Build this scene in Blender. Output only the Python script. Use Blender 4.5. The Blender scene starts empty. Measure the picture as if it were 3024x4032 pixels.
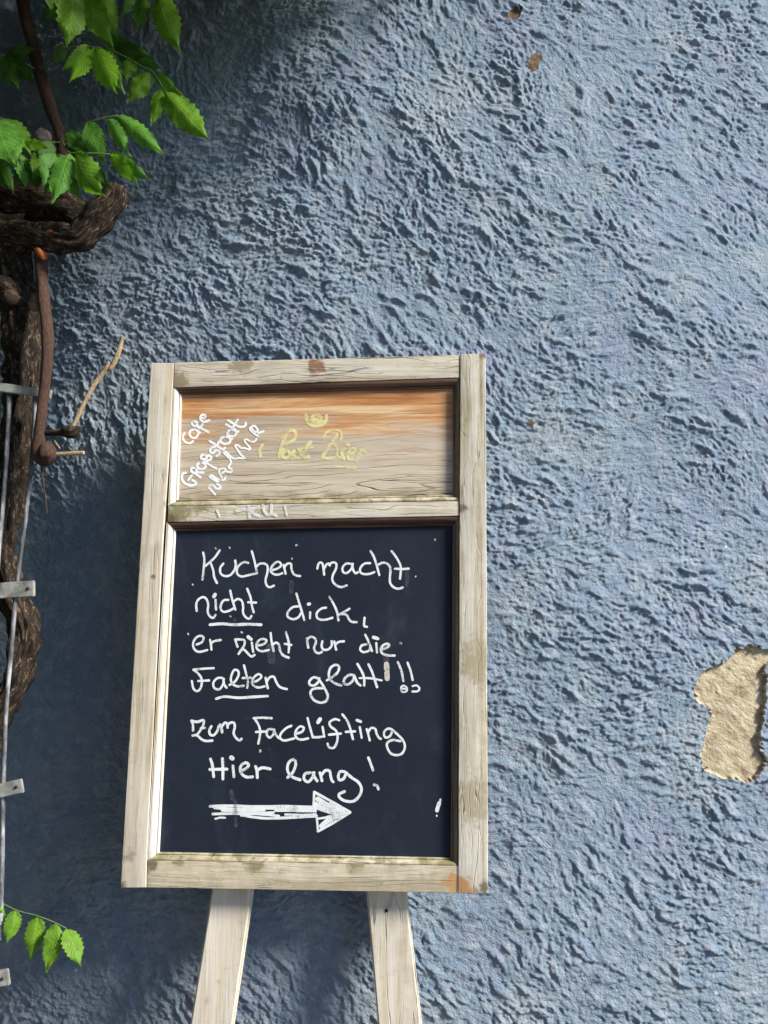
import bpy, bmesh, math, random
import numpy as np
from mathutils import Vector, Matrix, noise as mnoise

S = bpy.context.scene
COL = S.collection
rnd = random.Random(7)
R = math.radians

# ------------------------------------------------------------------ camera
F = 3200.0                                   # focal length in photo pixels (3024 x 4032)
rv = np.array([-0.16303425, 0.06206561, 0.00221324])
tv = np.array([-0.14012211, 0.18407698, 1.52042649])
th = float(np.linalg.norm(rv)); k_ = rv / th
K_ = np.array([[0, -k_[2], k_[1]], [k_[2], 0, -k_[0]], [-k_[1], k_[0], 0]])
RB = np.eye(3) + math.sin(th) * K_ + (1 - math.cos(th)) * K_ @ K_
LEAN = R(2.4)                                # the board leans back against the wall
bx, by, bz = RB[:, 0], RB[:, 1], RB[:, 2]
WX = bx
WY = math.cos(LEAN) * bz - math.sin(LEAN) * by
WZ = -(math.cos(LEAN) * by + math.sin(LEAN) * bz)
M = np.array([WX, WY, WZ])                   # camera axes (x right, y down, z forward) -> world
BC = np.array([0.0, -0.085, 1.22])           # centre of the board's front face
CAM = BC - M @ tv

cam_d = bpy.data.cameras.new('camera'); cam = bpy.data.objects.new('camera', cam_d); COL.objects.link(cam)
rot = Matrix((tuple(M[:, 0]), tuple(-M[:, 1]), tuple(-M[:, 2]))).transposed()
cam.matrix_world = Matrix.Translation(Vector(CAM)) @ rot.to_4x4()
cam_d.sensor_fit = 'VERTICAL'; cam_d.sensor_height = 36.0; cam_d.sensor_width = 27.0
cam_d.lens = 36.0 * F / 4032.0
cam_d.clip_start = 0.02; cam_d.clip_end = 400
S.camera = cam

# ------------------------------------------------------------------ sky, sun, exposure
SUN = Vector((0.76, -0.33, 0.57)).normalized()      # towards the bright part of the overcast sky
elev = math.asin(SUN.z); azim = math.atan2(SUN.x, SUN.y)
w = bpy.data.worlds.new('World'); S.world = w; w.use_nodes = True
nt = w.node_tree
bg = nt.nodes['Background']; sky = nt.nodes.new('ShaderNodeTexSky')
sky.sky_type = 'NISHITA'; sky.sun_disc = False
sky.sun_elevation = elev; sky.sun_rotation = azim
sky.air_density = 0.5; sky.dust_density = 0.15; sky.ozone_density = 5.0
nt.links.new(sky.outputs[0], bg.inputs[0]); bg.inputs[1].default_value = 0.05
sl = bpy.data.lights.new('sun', 'SUN'); so = bpy.data.objects.new('sun', sl); COL.objects.link(so)
sl.energy = 1.5; sl.angle = R(13); sl.color = (1.0, 0.94, 0.84)
so.rotation_euler = SUN.to_track_quat('Z', 'Y').to_euler(); so.location = (3, -3, 4)
S.view_settings.view_transform = 'Standard'; S.view_settings.look = 'None'
S.view_settings.gamma = 1.0; S.view_settings.use_curve_mapping = False
S.view_settings.exposure = 2.52

# ------------------------------------------------------------------ helpers
def ray(px, py):
    return M @ np.array([(px - 1512.0) / F, (py - 2016.0) / F, 1.0])

def at(px, py, y):
    """the point of the vertical plane at depth y that the photo shows at this pixel"""
    d = ray(px, py); s = (y - CAM[1]) / d[1]
    return Vector(CAM + s * d)

BU = np.array([1.0, 0, 0]); BV = np.array([0, math.sin(LEAN), math.cos(LEAN)]); BW = np.array([0, -math.cos(LEAN), math.sin(LEAN)])

def loc(px, py, wz=0.0):
    """photo pixel -> board coordinates (u right, v up, w out) on the board plane pushed out by wz"""
    d = ray(px, py); o = BC + BW * wz
    s = float(np.dot(o - CAM, BW) / np.dot(d, BW))
    p = CAM + s * d - BC
    return Vector((float(p @ BU), float(p @ BV), wz))

def tag(o, label=None, cat=None, group=None, kind=None):
    if label: o['label'] = label
    if cat: o['category'] = cat
    if group: o['group'] = group
    if kind: o['kind'] = kind
    return o

def empty(name, location, label, cat):
    o = bpy.data.objects.new(name, None); COL.objects.link(o); o.location = location
    o.empty_display_size = 0.05
    return tag(o, label, cat)

def link(name, me, mat, parent=None, loc_=None, rot_=None):
    o = bpy.data.objects.new(name, me); COL.objects.link(o)
    for m in (mat if isinstance(mat, (list, tuple)) else [mat]): me.materials.append(m)
    if parent: o.parent = parent
    if loc_ is not None: o.location = loc_
    if rot_ is not None: o.rotation_euler = rot_
    return o

def mesh_bm(name, bm, smooth=False):
    me = bpy.data.meshes.new(name); bmesh.ops.recalc_face_normals(bm, faces=bm.faces[:])
    bm.to_mesh(me); bm.free()
    if smooth: me.shade_smooth()
    return me

def catmull(pts, n=6):
    P = [Vector(p) for p in pts]
    if len(P) < 3: 
        return [P[0].lerp(P[-1], i / n) for i in range(n + 1)]
    Q = [P[0] * 2 - P[1]] + P + [P[-1] * 2 - P[-2]]
    out = []
    for i in range(1, len(Q) - 2):
        a, b, c, d = Q[i - 1], Q[i], Q[i + 1], Q[i + 2]
        for j in range(n):
            t = j / n
            out.append(0.5 * ((2 * b) + (c - a) * t + (2 * a - 5 * b + 4 * c - d) * t * t + (3 * b - a - 3 * c + d) * t ** 3))
    out.append(P[-1]); return out

# ------------------------------------------------------------------ materials
class NB:
    def __init__(s, name):
        s.m = bpy.data.materials.new(name); s.m.use_nodes = True; s.t = s.m.node_tree
        s.n = s.t.nodes; s.p = s.n['Principled BSDF']; s.out = s.n['Material Output']
    def node(s, ty, **kw):
        nd = s.n.new(ty)
        for k, v in kw.items():
            if k.startswith('i_'): nd.inputs[k[2:].replace('_', ' ')].default_value = v
            else: setattr(nd, k, v)
        return nd
    def l(s, a, b): s.t.links.new(a, b)
    def coord(s, kind='Object', scale=(1, 1, 1), rot=(0, 0, 0), loc_=(0, 0, 0)):
        tc = s.node('ShaderNodeTexCoord'); mp = s.node('ShaderNodeMapping')
        mp.inputs['Scale'].default_value = scale; mp.inputs['Rotation'].default_value = rot; mp.inputs['Location'].default_value = loc_
        s.l(tc.outputs[kind], mp.inputs[0]); return mp.outputs[0]
    def along(s, ang, scale):
        """object coordinates turned in the wall's plane, then stretched"""
        a = s.coord(rot=(0, ang, 0)); mp = s.node('ShaderNodeMapping'); mp.inputs['Scale'].default_value = scale
        s.l(a, mp.inputs[0]); return mp.outputs[0]
    def noise(s, vec, scale, detail=4, rough=0.55, dist=0.0):
        nd = s.node('ShaderNodeTexNoise'); nd.inputs['Scale'].default_value = scale; nd.inputs['Detail'].default_value = detail
        nd.inputs['Roughness'].default_value = rough; nd.inputs['Distortion'].default_value = dist
        s.l(vec, nd.inputs['Vector']); return nd.outputs['Fac']
    def ramp(s, fac, stops, interp='LINEAR'):
        nd = s.node('ShaderNodeValToRGB'); cr = nd.color_ramp; cr.interpolation = interp
        while len(cr.elements) < len(stops): cr.elements.new(0.5)
        for e, (p, c) in zip(cr.elements, stops):
            e.position = p; e.color = (*c, 1) if len(c) == 3 else c
        s.l(fac, nd.inputs[0]); return nd.outputs[0]
    def mix(s, fac, a, b, mode='MIX'):
        nd = s.node('ShaderNodeMix', data_type='RGBA', blend_type=mode)
        for sock, v in ((nd.inputs[0], fac), (nd.inputs[6], a), (nd.inputs[7], b)):
            if isinstance(v, (int, float)): sock.default_value = v
            elif isinstance(v, tuple): sock.default_value = (*v, 1)
            else: s.l(v, sock)
        return nd.outputs[2]
    def math(s, op, a, b=None, c=None, clamp=False):
        nd = s.node('ShaderNodeMath', operation=op, use_clamp=clamp)
        for i, v in enumerate((a, b, c)):
            if v is None: continue
            if isinstance(v, (int, float)): nd.inputs[i].default_value = v
            else: s.l(v, nd.inputs[i])
        return nd.outputs[0]
    def maprange(s, v, a, b, c=0.0, d=1.0):
        nd = s.node('ShaderNodeMapRange', interpolation_type='SMOOTHSTEP')
        s.l(v, nd.inputs[0])
        for i, x in enumerate((a, b, c, d)): nd.inputs[i + 1].default_value = x
        return nd.outputs[0]
    def bump(s, h, dist, strength=1.0, normal=None):
        nd = s.node('ShaderNodeBump'); nd.inputs['Distance'].default_value = dist; nd.inputs['Strength'].default_value = strength
        s.l(h, nd.inputs['Height'])
        if normal: s.l(normal, nd.inputs['Normal'])
        return nd.outputs[0]
    def fin(s, col=None, rough=0.7, normal=None, spec=0.3, metal=0.0):
        if col is not None:
            if isinstance(col, tuple): s.p.inputs['Base Color'].default_value = (*col, 1)
            else: s.l(col, s.p.inputs['Base Color'])
        if isinstance(rough, (int, float)): s.p.inputs['Roughness'].default_value = rough
        else: s.l(rough, s.p.inputs['Roughness'])
        s.p.inputs['Specular IOR Level'].default_value = spec; s.p.inputs['Metallic'].default_value = metal
        if normal: s.l(normal, s.p.inputs['Normal'])
        return s.m

def mat_wall():
    b = NB('blue_lime_paint'); c = b.coord()
    col = b.ramp(b.noise(c, 5.5, 5, 0.6), [(0.32, (0.270, 0.320, 0.430)), (0.5, (0.242, 0.325, 0.410)), (0.66, (0.315, 0.380, 0.432))])
    col2 = b.mix(b.maprange(b.noise(c, 38, 4, 0.6), 0.45, 0.7, 0, 0.6), col, (0.43, 0.475, 0.53))
    col3 = b.mix(b.maprange(b.noise(c, 90, 3, 0.6), 0.58, 0.72, 0, 0.45), col2, (0.15, 0.20, 0.30))
    fl = b.node('ShaderNodeTexVoronoi', feature='F1'); fl.inputs['Scale'].default_value = 17; b.l(c, fl.inputs['Vector'])
    sep = b.node('ShaderNodeSeparateColor'); b.l(fl.outputs['Color'], sep.inputs[0])
    near = b.math('LESS_THAN', fl.outputs['Distance'], 0.055)
    rare = b.math('GREATER_THAN', sep.outputs[0], 0.90)
    spk = b.math('MULTIPLY', near, rare)
    col4 = b.mix(spk, col3, (0.62, 0.66, 0.70))
    co_ = b.along(R(-33), (190, 300, 360))
    h = b.math('ADD', b.math('MULTIPLY', b.noise(co_, 1.0, 5, 0.62, 0.3), 1.3), b.noise(c, 330, 5, 0.7))
    return b.fin(col4, 0.85, b.bump(h, 0.0046, 1.0), 0.12)

def mat_plaster():
    b = NB('bare_sand_plaster'); c = b.coord(); cs = b.along(R(-33), (1, 1, 2.4))
    col = b.ramp(b.noise(cs, 26, 6, 0.65), [(0.32, (0.19, 0.135, 0.085)), (0.45, (0.37, 0.305, 0.20)), (0.60, (0.51, 0.45, 0.31)), (0.8, (0.60, 0.55, 0.40))])
    col = b.mix(b.maprange(b.noise(c, 120, 3, 0.6), 0.58, 0.75, 0, 0.6), col, (0.26, 0.19, 0.13))
    h = b.math('ADD', b.noise(cs, 90, 6, 0.7), b.noise(c, 320, 4, 0.6))
    return b.fin(col, 0.9, b.bump(h, 0.0022, 0.9), 0.12)

def mat_wood(name, axis, dark, mid, light, crack=0.5, seed=0.0, moss=0.0, white=0.0, stain=None, scale=1.0, rings=0.0, freq=95.0):
    """weathered softwood, grain along board axis 'u' or 'v'"""
    b = NB(name)
    st = (1.6, 26, 26) if axis == 'u' else (26, 1.6, 26)
    c = b.coord(loc_=(seed, seed * 0.7, seed * 1.3), scale=tuple(x * scale for x in st))
    cf = b.coord(loc_=(seed, seed, 0), scale=(8, 260, 260) if axis == 'u' else (260, 8, 260))
    iso = b.coord(loc_=(seed * 2, 0, 0))
    n1 = b.noise(c, 1.7, 6, 0.62, 0.9)
    col = b.ramp(n1, [(0.25, dark), (0.45, mid), (0.66, light)])
    fine = b.noise(cf, 1.0, 3, 0.6)
    col = b.mix(b.maprange(fine, 0.5, 0.8, 0, 0.32), col, tuple(x * 0.55 for x in dark))
    blot = b.noise(iso, 14, 4, 0.6)
    col = b.mix(b.maprange(blot, 0.48, 0.72, 0, 0.5), col, tuple(x * 0.62 for x in mid))
    col = b.mix(b.maprange(b.noise(iso, 70, 5, 0.7), 0.56, 0.72, 0, 0.45), col, tuple(x * 0.7 for x in dark))
    # drying cracks: thin dark lines where a stretched noise crosses a level
    cl = b.noise(c, 0.85, 3, 0.5, 1.4)
    line = b.math('ABSOLUTE', b.math('SUBTRACT', cl, 0.5))
    patch = b.maprange(b.noise(iso, 7, 2, 0.5), 0.45, 0.6)
    crk = b.math('MULTIPLY', b.maprange(line, 0.012, 0.0, 0, 1), b.math('MULTIPLY', patch, crack))
    col = b.mix(crk, col, (0.075, 0.05, 0.035))
    if rings:
        # growth-ring lines opened by weather: wavy, broken, darker where the wood has split
        sp = b.node('ShaderNodeSeparateXYZ'); tcr = b.node('ShaderNodeTexCoord'); b.l(tcr.outputs['Object'], sp.inputs[0])
        across = sp.outputs[1] if axis == 'u' else sp.outputs[0]
        wv = b.noise(b.coord(loc_=(seed, seed, 0), scale=(5, 9, 1) if axis == 'u' else (9, 5, 1)), 1.0, 3, 0.5)
        ph = b.math('ADD', b.math('MULTIPLY', across, freq), b.math('MULTIPLY', wv, 5.5))
        fr = b.math('ABSOLUTE', b.math('SUBTRACT', b.math('FRACT', ph), 0.5))
        br = b.maprange(b.noise(b.coord(loc_=(seed, 2, 0), scale=(7, 60, 1) if axis == 'u' else (60, 7, 1)), 1.0, 3, 0.55), 0.42, 0.60)
        rl = b.math('MULTIPLY', b.math('MULTIPLY', b.maprange(fr, 0.085, 0.0), br), rings)
        crk = b.math('MAXIMUM', crk, rl)
        col = b.mix(rl, col, (0.10, 0.062, 0.042))
    if moss:
        col = b.mix(b.math('MULTIPLY', b.maprange(b.noise(iso, 30, 5, 0.65), 0.38, 0.62), moss), col, (0.17, 0.155, 0.06))
        col = b.mix(b.math('MULTIPLY', b.maprange(b.noise(iso, 55, 4, 0.6), 0.55, 0.7), moss * 0.8), col, (0.05, 0.042, 0.02))
    if white:
        col = b.mix(b.math('MULTIPLY', b.maprange(b.noise(c, 2.6, 4, 0.6), 0.38, 0.6), white), col, (0.66, 0.65, 0.61))
    for (su, sv, rad, scol) in (stain or []):
        tc = b.node('ShaderNodeTexCoord'); vm = b.node('ShaderNodeVectorMath', operation='DISTANCE')
        b.l(tc.outputs['Object'], vm.inputs[0]); vm.inputs[1].default_value = (su, sv, 0)
        d = b.math('ADD', vm.outputs['Value'], b.math('MULTIPLY', b.math('SUBTRACT', b.noise(iso, 60, 5, 0.7), 0.5), rad * 2.6))
        col = b.mix(b.maprange(d, rad, rad * 0.35, 0, 0.85), col, scol)
    h = b.math('ADD', b.math('MULTIPLY', fine, 0.6), b.math('SUBTRACT', n1, b.math('MULTIPLY', crk, 2.0)))
    return b.fin(col, 0.78, b.bump(h, 0.0011, 0.75), 0.2)

def mat_panel(vtop, vbot):
    """one wide board: orange where the rail sheltered it, silvered below, long fine grain"""
    b = NB('half_weathered_panel_wood')
    rot_ = (0, 0, R(-2.5))
    c = b.coord(scale=(1.5, 22, 22), rot=rot_); cf = b.coord(scale=(7, 240, 240), rot=rot_); iso = b.coord(); pos = b.coord()
    sep = b.node('ShaderNodeSeparateXYZ'); b.l(pos, sep.inputs[0])
    t = b.math('DIVIDE', b.math('SUBTRACT', vtop, sep.outputs[1]), vtop - vbot)            # 0 at the top, 1 at the bottom
    wav = b.math('MULTIPLY', b.math('SUBTRACT', b.noise(b.coord(scale=(2.2, 16, 1), rot=rot_), 1.6, 5, 0.62, 0.5), 0.5), 1.6)
    tilt = b.math('MULTIPLY', sep.outputs[0], -0.28)
    tt = b.math('ADD', b.math('ADD', t, wav), tilt)
    n1 = b.noise(c, 1.5, 6, 0.65, 0.8)
    grey = b.ramp(n1, [(0.28, (0.24, 0.18, 0.125)), (0.46, (0.44, 0.365, 0.27)), (0.66, (0.58, 0.505, 0.395))])
    org = b.ramp(b.noise(c, 2.2, 6, 0.65, 1.0), [(0.25, (0.28, 0.095, 0.025)), (0.45, (0.46, 0.21, 0.075)), (0.62, (0.60, 0.36, 0.17)), (0.8, (0.66, 0.47, 0.28))])
    strk = b.noise(b.coord(scale=(3.0, 75, 75), rot=rot_), 1.0, 4, 0.6, 0.4)
    org = b.mix(b.maprange(strk, 0.50, 0.68, 0, 0.8), org, (0.70, 0.52, 0.31))
    org = b.mix(b.maprange(strk, 0.46, 0.34, 0, 0.7), org, (0.27, 0.085, 0.025))
    col = b.mix(b.maprange(tt, 0.50, 0.14, 0, 1), grey, org)
    fine = b.noise(cf, 1.0, 3, 0.6)
    col = b.mix(b.maprange(fine, 0.5, 0.8, 0, 0.3), col, (0.16, 0.11, 0.08))
    cl = b.noise(c, 0.9, 3, 0.5, 0.9); line = b.math('ABSOLUTE', b.math('SUBTRACT', cl, 0.5))
    line2 = b.math('ABSOLUTE', b.math('SUBTRACT', b.noise(c, 1.35, 2, 0.5, 0.6), 0.47))
    low = b.maprange(t, 0.5, 0.95, 0.12, 1)
    crk = b.math('MULTIPLY', b.math('MAXIMUM', b.maprange(line, 0.011, 0.0), b.maprange(line2, 0.012, 0.0)), low)
    crk = b.math('MULTIPLY', crk, b.maprange(b.noise(iso, 9, 3, 0.5), 0.36, 0.56))
    wv = b.noise(b.coord(scale=(3.2, 8, 1), rot=rot_), 1.0, 3, 0.5)
    ph = b.math('ADD', b.math('MULTIPLY', b.math('SUBTRACT', sep.outputs[1], b.math('MULTIPLY', sep.outputs[0], 0.06)), 105.0), b.math('MULTIPLY', wv, 7.0))
    fr = b.math('ABSOLUTE', b.math('SUBTRACT', b.math('FRACT', ph), 0.5))
    brk = b.maprange(b.noise(b.coord(scale=(6, 70, 1), rot=rot_), 1.0, 3, 0.55), 0.42, 0.58)
    lowr = b.maprange(t, 0.35, 1.0, 0.25, 1)
    crk = b.math('MAXIMUM', crk, b.math('MULTIPLY', b.math('MULTIPLY', b.maprange(fr, 0.09, 0.0), brk), lowr))
    col = b.mix(b.math('MULTIPLY', crk, 0.8), col, (0.085, 0.065, 0.045))
    m_ = b.math('MULTIPLY', b.maprange(b.math('ADD', t, b.math('MULTIPLY', b.math('SUBTRACT', b.noise(iso, 25, 4, 0.6), 0.5), 0.25)), 0.9, 1.04), 0.7)
    col = b.mix(m_, col, (0.16, 0.135, 0.07))
    h = b.math('SUBTRACT', b.math('ADD', b.math('MULTIPLY', fine, 0.6), n1), b.math('MULTIPLY', crk, 2.0))
    return b.fin(col, 0.7, b.bump(h, 0.0009, 0.7), 0.25)

def mat_slate():
    b = NB('navy_black_chalkboard_paint'); c = b.coord()
    col = b.ramp(b.noise(c, 6, 5, 0.6), [(0.3, (0.0080, 0.0130, 0.0225)), (0.7, (0.0125, 0.0195, 0.0335))])
    col = b.mix(b.maprange(b.noise(b.coord(scale=(1, 0.6, 1)), 9, 5, 0.7, 0.6), 0.50, 0.80, 0, 0.42), col, (0.050, 0.064, 0.092))
    dust = b.maprange(b.noise(c, 190, 2, 0.5), 0.745, 0.80, 0, 0.35)
    col = b.mix(dust, col, (0.20, 0.21, 0.22))
    h = b.noise(c, 300, 4, 0.6)
    return b.fin(col, 0.62, b.bump(h, 0.0004, 0.5), 0.22)

def mat_chalk(name, colour, cover=0.85, scale=420, soft=0.12):
    """dry chalk: broken where the tooth of the surface shows through"""
    b = NB(name); c = b.coord(); iso = b.coord()
    b.fin(b.ramp(b.noise(c, 60, 3, 0.5), [(0.3, tuple(x * 0.86 for x in colour)), (0.7, colour)]), 0.95, None, 0.05)
    g = b.noise(c, scale, 3, 0.7)
    a = b.maprange(b.math('ADD', g, b.math('MULTIPLY', b.math('SUBTRACT', b.noise(iso, 38, 3, 0.5), 0.5), 0.8)), 0.60 - cover * 0.42 - soft + 0.12, 0.68 - cover * 0.30 + soft - 0.12, 0.0, 1.0)
    a = b.math('MULTIPLY', a, min(1.0, cover + 0.12))
    b.l(a, b.p.inputs['Alpha'])
    return b.m

def mat_bark(name, dark, mid, light, ss=1.0):
    b = NB(name)
    c = b.coord('UV', scale=(1, 1, 1)); c3 = b.coord()
    n = b.noise(b.coord('UV', scale=(7 * ss, 26 * ss, 1)), 1.0, 6, 0.7, 0.9)
    col = b.ramp(n, [(0.36, dark), (0.54, mid), (0.76, light)])
    col = b.mix(b.maprange(b.noise(c3, 30, 4, 0.6), 0.5, 0.7, 0, 0.7), col, dark)
    h = b.math('ADD', n, b.math('MULTIPLY', b.noise(c3, 320, 4, 0.6), 0.4))
    return b.fin(col, 0.88, b.bump(h, 0.006, 1.0), 0.15)

def mat_leaf(name, a, bcol, dark=1.0):
    b = NB(name); uv = b.coord('UV')
    oi = b.node('ShaderNodeObjectInfo')
    sep = b.node('ShaderNodeSeparateXYZ'); b.l(uv, sep.inputs[0])
    au = b.math('ABSOLUTE', b.math('SUBTRACT', sep.outputs[0], 0.5))
    col = b.mix(oi.outputs['Random'], a, bcol)
    c3 = b.coord()
    col = b.mix(b.maprange(b.noise(c3, 55, 4, 0.6), 0.42, 0.68, 0, 0.55), col, tuple(x * 0.55 for x in a))
    mid = b.maprange(au, 0.03, 0.0, 0, 0.55)
    sv = b.math('SINE', b.math('MULTIPLY', b.math('SUBTRACT', sep.outputs[1], b.math('MULTIPLY', au, 0.55)), 62))
    vein = b.math('MAXIMUM', mid, b.maprange(sv, 0.9, 1.0, 0, 0.16))
    col = b.mix(vein, col, tuple(min(1, x * 1.7 + 0.015) for x in bcol))
    h = b.math('ADD', b.math('MULTIPLY', sv, -0.12), b.noise(c3, 240, 3, 0.6))
    b.fin(col, 0.5, b.bump(h, 0.0014, 0.8), 0.3)
    tr = b.node('ShaderNodeBsdfTranslucent'); b.l(b.mix(1.0, col, (0.85, 1.0, 0.35), 'MULTIPLY'), tr.inputs[0])
    ms = b.node('ShaderNodeMixShader'); ms.inputs[0].default_value = 0.42
    b.l(b.p.outputs[0], ms.inputs[1]); b.l(tr.outputs[0], ms.inputs[2]); b.l(ms.outputs[0], b.out.inputs[0])
    return b.m

def mat_simple(name, col, rough=0.6, spec=0.3, metal=0.0, var=0.3, sc=60):
    b = NB(name); c = b.coord()
    cc = b.ramp(b.noise(c, sc, 5, 0.65), [(0.3, tuple(x * (1 - var) for x in col)), (0.7, tuple(min(1, x * (1 + var)) for x in col))])
    return b.fin(cc, rough, b.bump(b.noise(c, sc * 5, 4, 0.6), 0.0008, 0.7), spec, metal)

M_wall, M_plaster = mat_wall(), mat_plaster()
M_chip = mat_simple('brown_chip_plaster', (0.14, 0.10, 0.065), 0.9, 0.1, 0, 0.5, 120)
pale = ((0.30, 0.24, 0.15), (0.50, 0.435, 0.315), (0.63, 0.575, 0.455))
tan_ = ((0.22, 0.165, 0.10), (0.45, 0.39, 0.27), (0.64, 0.59, 0.47))
brown = ((0.035, 0.018, 0.012), (0.085, 0.048, 0.034), (0.20, 0.125, 0.085))

# ------------------------------------------------------------------ ground
bm = bmesh.new(); bmesh.ops.create_grid(bm, x_segments=40, y_segments=40, size=60)
gm = NB('grey_paving'); c = gm.coord()
br = gm.node('ShaderNodeTexBrick'); br.inputs['Scale'].default_value = 3.0; gm.l(c, br.inputs['Vector'])
br.inputs['Color1'].default_value = (0.17, 0.16, 0.15, 1); br.inputs['Color2'].default_value = (0.22, 0.21, 0.20, 1); br.inputs['Mortar'].default_value = (0.08, 0.075, 0.07, 1)
br.inputs['Mortar Size'].default_value = 0.012
gmat = gm.fin(gm.mix(gm.maprange(gm.noise(c, 9, 5, 0.6), 0.4, 0.7, 0, 0.5), br.outputs['Color'], (0.13, 0.125, 0.115)), 0.85, gm.bump(gm.noise(c, 90, 5, 0.6), 0.004, 0.6), 0.2)
tag(link('pavement', mesh_bm('pavement', bm), gmat), kind='structure')

# ------------------------------------------------------------------ rough plastered wall: real relief
def fft_noise(N, seed, filt):
    r = np.random.default_rng(seed); g = np.fft.fft2(r.standard_normal((N, N)))
    h = np.fft.ifft2(g * filt).real
    h -= h.mean(); return h / h.std()

N, PX = 2048, 0.0013                        # a 2.7 m square of relief
fx = np.fft.fftfreq(N, PX)[None, :]; fz = np.fft.fftfreq(N, PX)[:, None]
def iso_f(sig): return np.exp(-2 * math.pi ** 2 * sig ** 2 * (fx ** 2 + fz ** 2))
def aniso(ang, sl_, ss_):
    ca, sa = math.cos(ang), math.sin(ang)
    return np.exp(-2 * math.pi ** 2 * (((fx * ca + fz * sa) * sl_) ** 2 + ((-fx * sa + fz * ca) * ss_) ** 2))
angf = R(-31) + R(17) * fft_noise(N, 11, iso_f(0.09)) + R(17) * fft_noise(N, 12, iso_f(0.016))
def oriented(seed, sl_, ss_, nk=12, wid=R(11)):
    acc = np.zeros((N, N)); wsum = np.zeros((N, N))
    for k in range(nk):
        a = -math.pi / 2 + math.pi * k / nk
        d = (angf - a + math.pi / 2) % math.pi - math.pi / 2
        wgt = np.exp(-0.5 * (d / wid) ** 2)
        acc += wgt * fft_noise(N, seed, aniso(a, sl_, ss_)); wsum += wgt ** 2
    return acc / np.sqrt(wsum)
h1 = oriented(1, 0.0046, 0.0019)
h2 = oriented(2, 0.0026, 0.00115)
h4 = oriented(6, 0.020, 0.0052)
h5 = oriented(8, 0.0095, 0.0036)
h3 = fft_noise(N, 3, iso_f(0.0016))
cov = fft_noise(N, 4, iso_f(0.04)); lrg = fft_noise(N, 5, iso_f(0.11))
rgh = np.clip(1.0 + 0.26 * cov, 0.6, 1.6)                              # smoother and rougher areas
def sp(a): return np.log1p(np.exp(3.0 * a)) / 3.0                        # only what stands out: raised trowel ridges on a flatter, gritty ground
HGT = rgh * (0.00037 * h1 + 0.00043 * h2 + 0.00048 * h3 + 0.00125 * sp(h5 - 0.45)) + 0.0013 * sp(h4 - 0.75) + 0.0011 * cov
def look(A, u, v):
    i = np.floor(u).astype(int); j = np.floor(v).astype(int); a = u - i; b_ = v - j
    i1 = (i + 1) % N; j1 = (j + 1) % N; i %= N; j %= N
    return (A[j, i] * (1 - a) + A[j, i1] * a) * (1 - b_) + (A[j1, i] * (1 - a) + A[j1, i1] * a) * b_
gi, gj = np.meshgrid(np.arange(N, dtype=float), np.arange(N, dtype=float))
shf = np.clip(HGT / HGT.std(), -2, 2) * 0.0006 / PX                    # strokes dragged down to the left: one flank steep, one easy
HGT = look(HGT, gi + shf * 0.75, gj + shf * 0.85) + 0.004 * lrg
HGT -= HGT.mean()

def sample(x, z):
    s_ = np.clip((x + 0.75) / 0.75, 0, 1)
    return sample_full(x, z) * (0.82 + 0.18 * s_ * s_ * (3 - 2 * s_))       # the plaster lies flatter behind the vine

def sample_full(x, z):
    """bilinear lookup of the relief (tiles)"""
    return look(HGT, (x / PX) % N, (z / PX) % N)

cor = [at(px, py, 0.0) for px in (0, 3024) for py in (0, 4032)]
xa, xb = min(p.x for p in cor) - 0.02, max(p.x for p in cor) + 0.02
za, zb = min(p.z for p in cor) - 0.02, max(p.z for p in cor) + 0.02
def axis(a, b_, lo, hi, st=0.0020, g=1.10):
    core = list(np.arange(a, b_, st)); L, s_, p = [], st, a
    while p > lo: s_ = min(s_ * g, 0.25); p -= s_; L.append(max(p, lo))
    H, s_, p = [], st, core[-1]
    while p < hi: s_ = min(s_ * g, 0.25); p += s_; H.append(min(p, hi))
    return np.array(L[::-1] + core + H)
ax, az = axis(xa, xb, -6.0, 7.0), axis(za, zb, -0.05, 6.5)
nx, nz = len(ax), len(az)
X, Z = np.meshgrid(ax, az)
sx = np.gradient(ax); sz = np.gradient(az)
fade = np.clip(0.010 / np.maximum(sx[None, :], sz[:, None]), 0.05, 1.0)
fade = np.where(fade >= 1, 1.0, fade)
def bow(x):
    """curve added to the wall: left side turns from the sun, right side faces it"""
    t = np.clip(np.abs(x - 0.10), 0, 1.1)
    k = np.where(x < 0.10, 0.195, 0.140)
    return k * t ** 2 + k * 2.2 * np.maximum(np.abs(x - 0.10) - 1.1, 0)
Y = -sample(X, Z) * fade

def poly_mask(poly):
    P = np.array(poly); m = np.zeros(X.shape, bool)
    jn = look(h3, (X / PX) % N, (Z / PX) % N); jm = look(h2, (X / PX + 300) % N, (Z / PX + 90) % N); jx = X + 0.0012 * jn + 0.0013 * jm; jz = Z + 0.0014 * jm
    j = len(P) - 1
    for i in range(len(P)):
        xi, zi, xj, zj = P[i, 0], P[i, 1], P[j, 0], P[j, 1]
        cnd = ((zi > jz) != (zj > jz)) & (jx < (xj - xi) * (jz - zi) / (zj - zi + 1e-12) + xi)
        m ^= cnd; j = i
    return m

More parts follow.
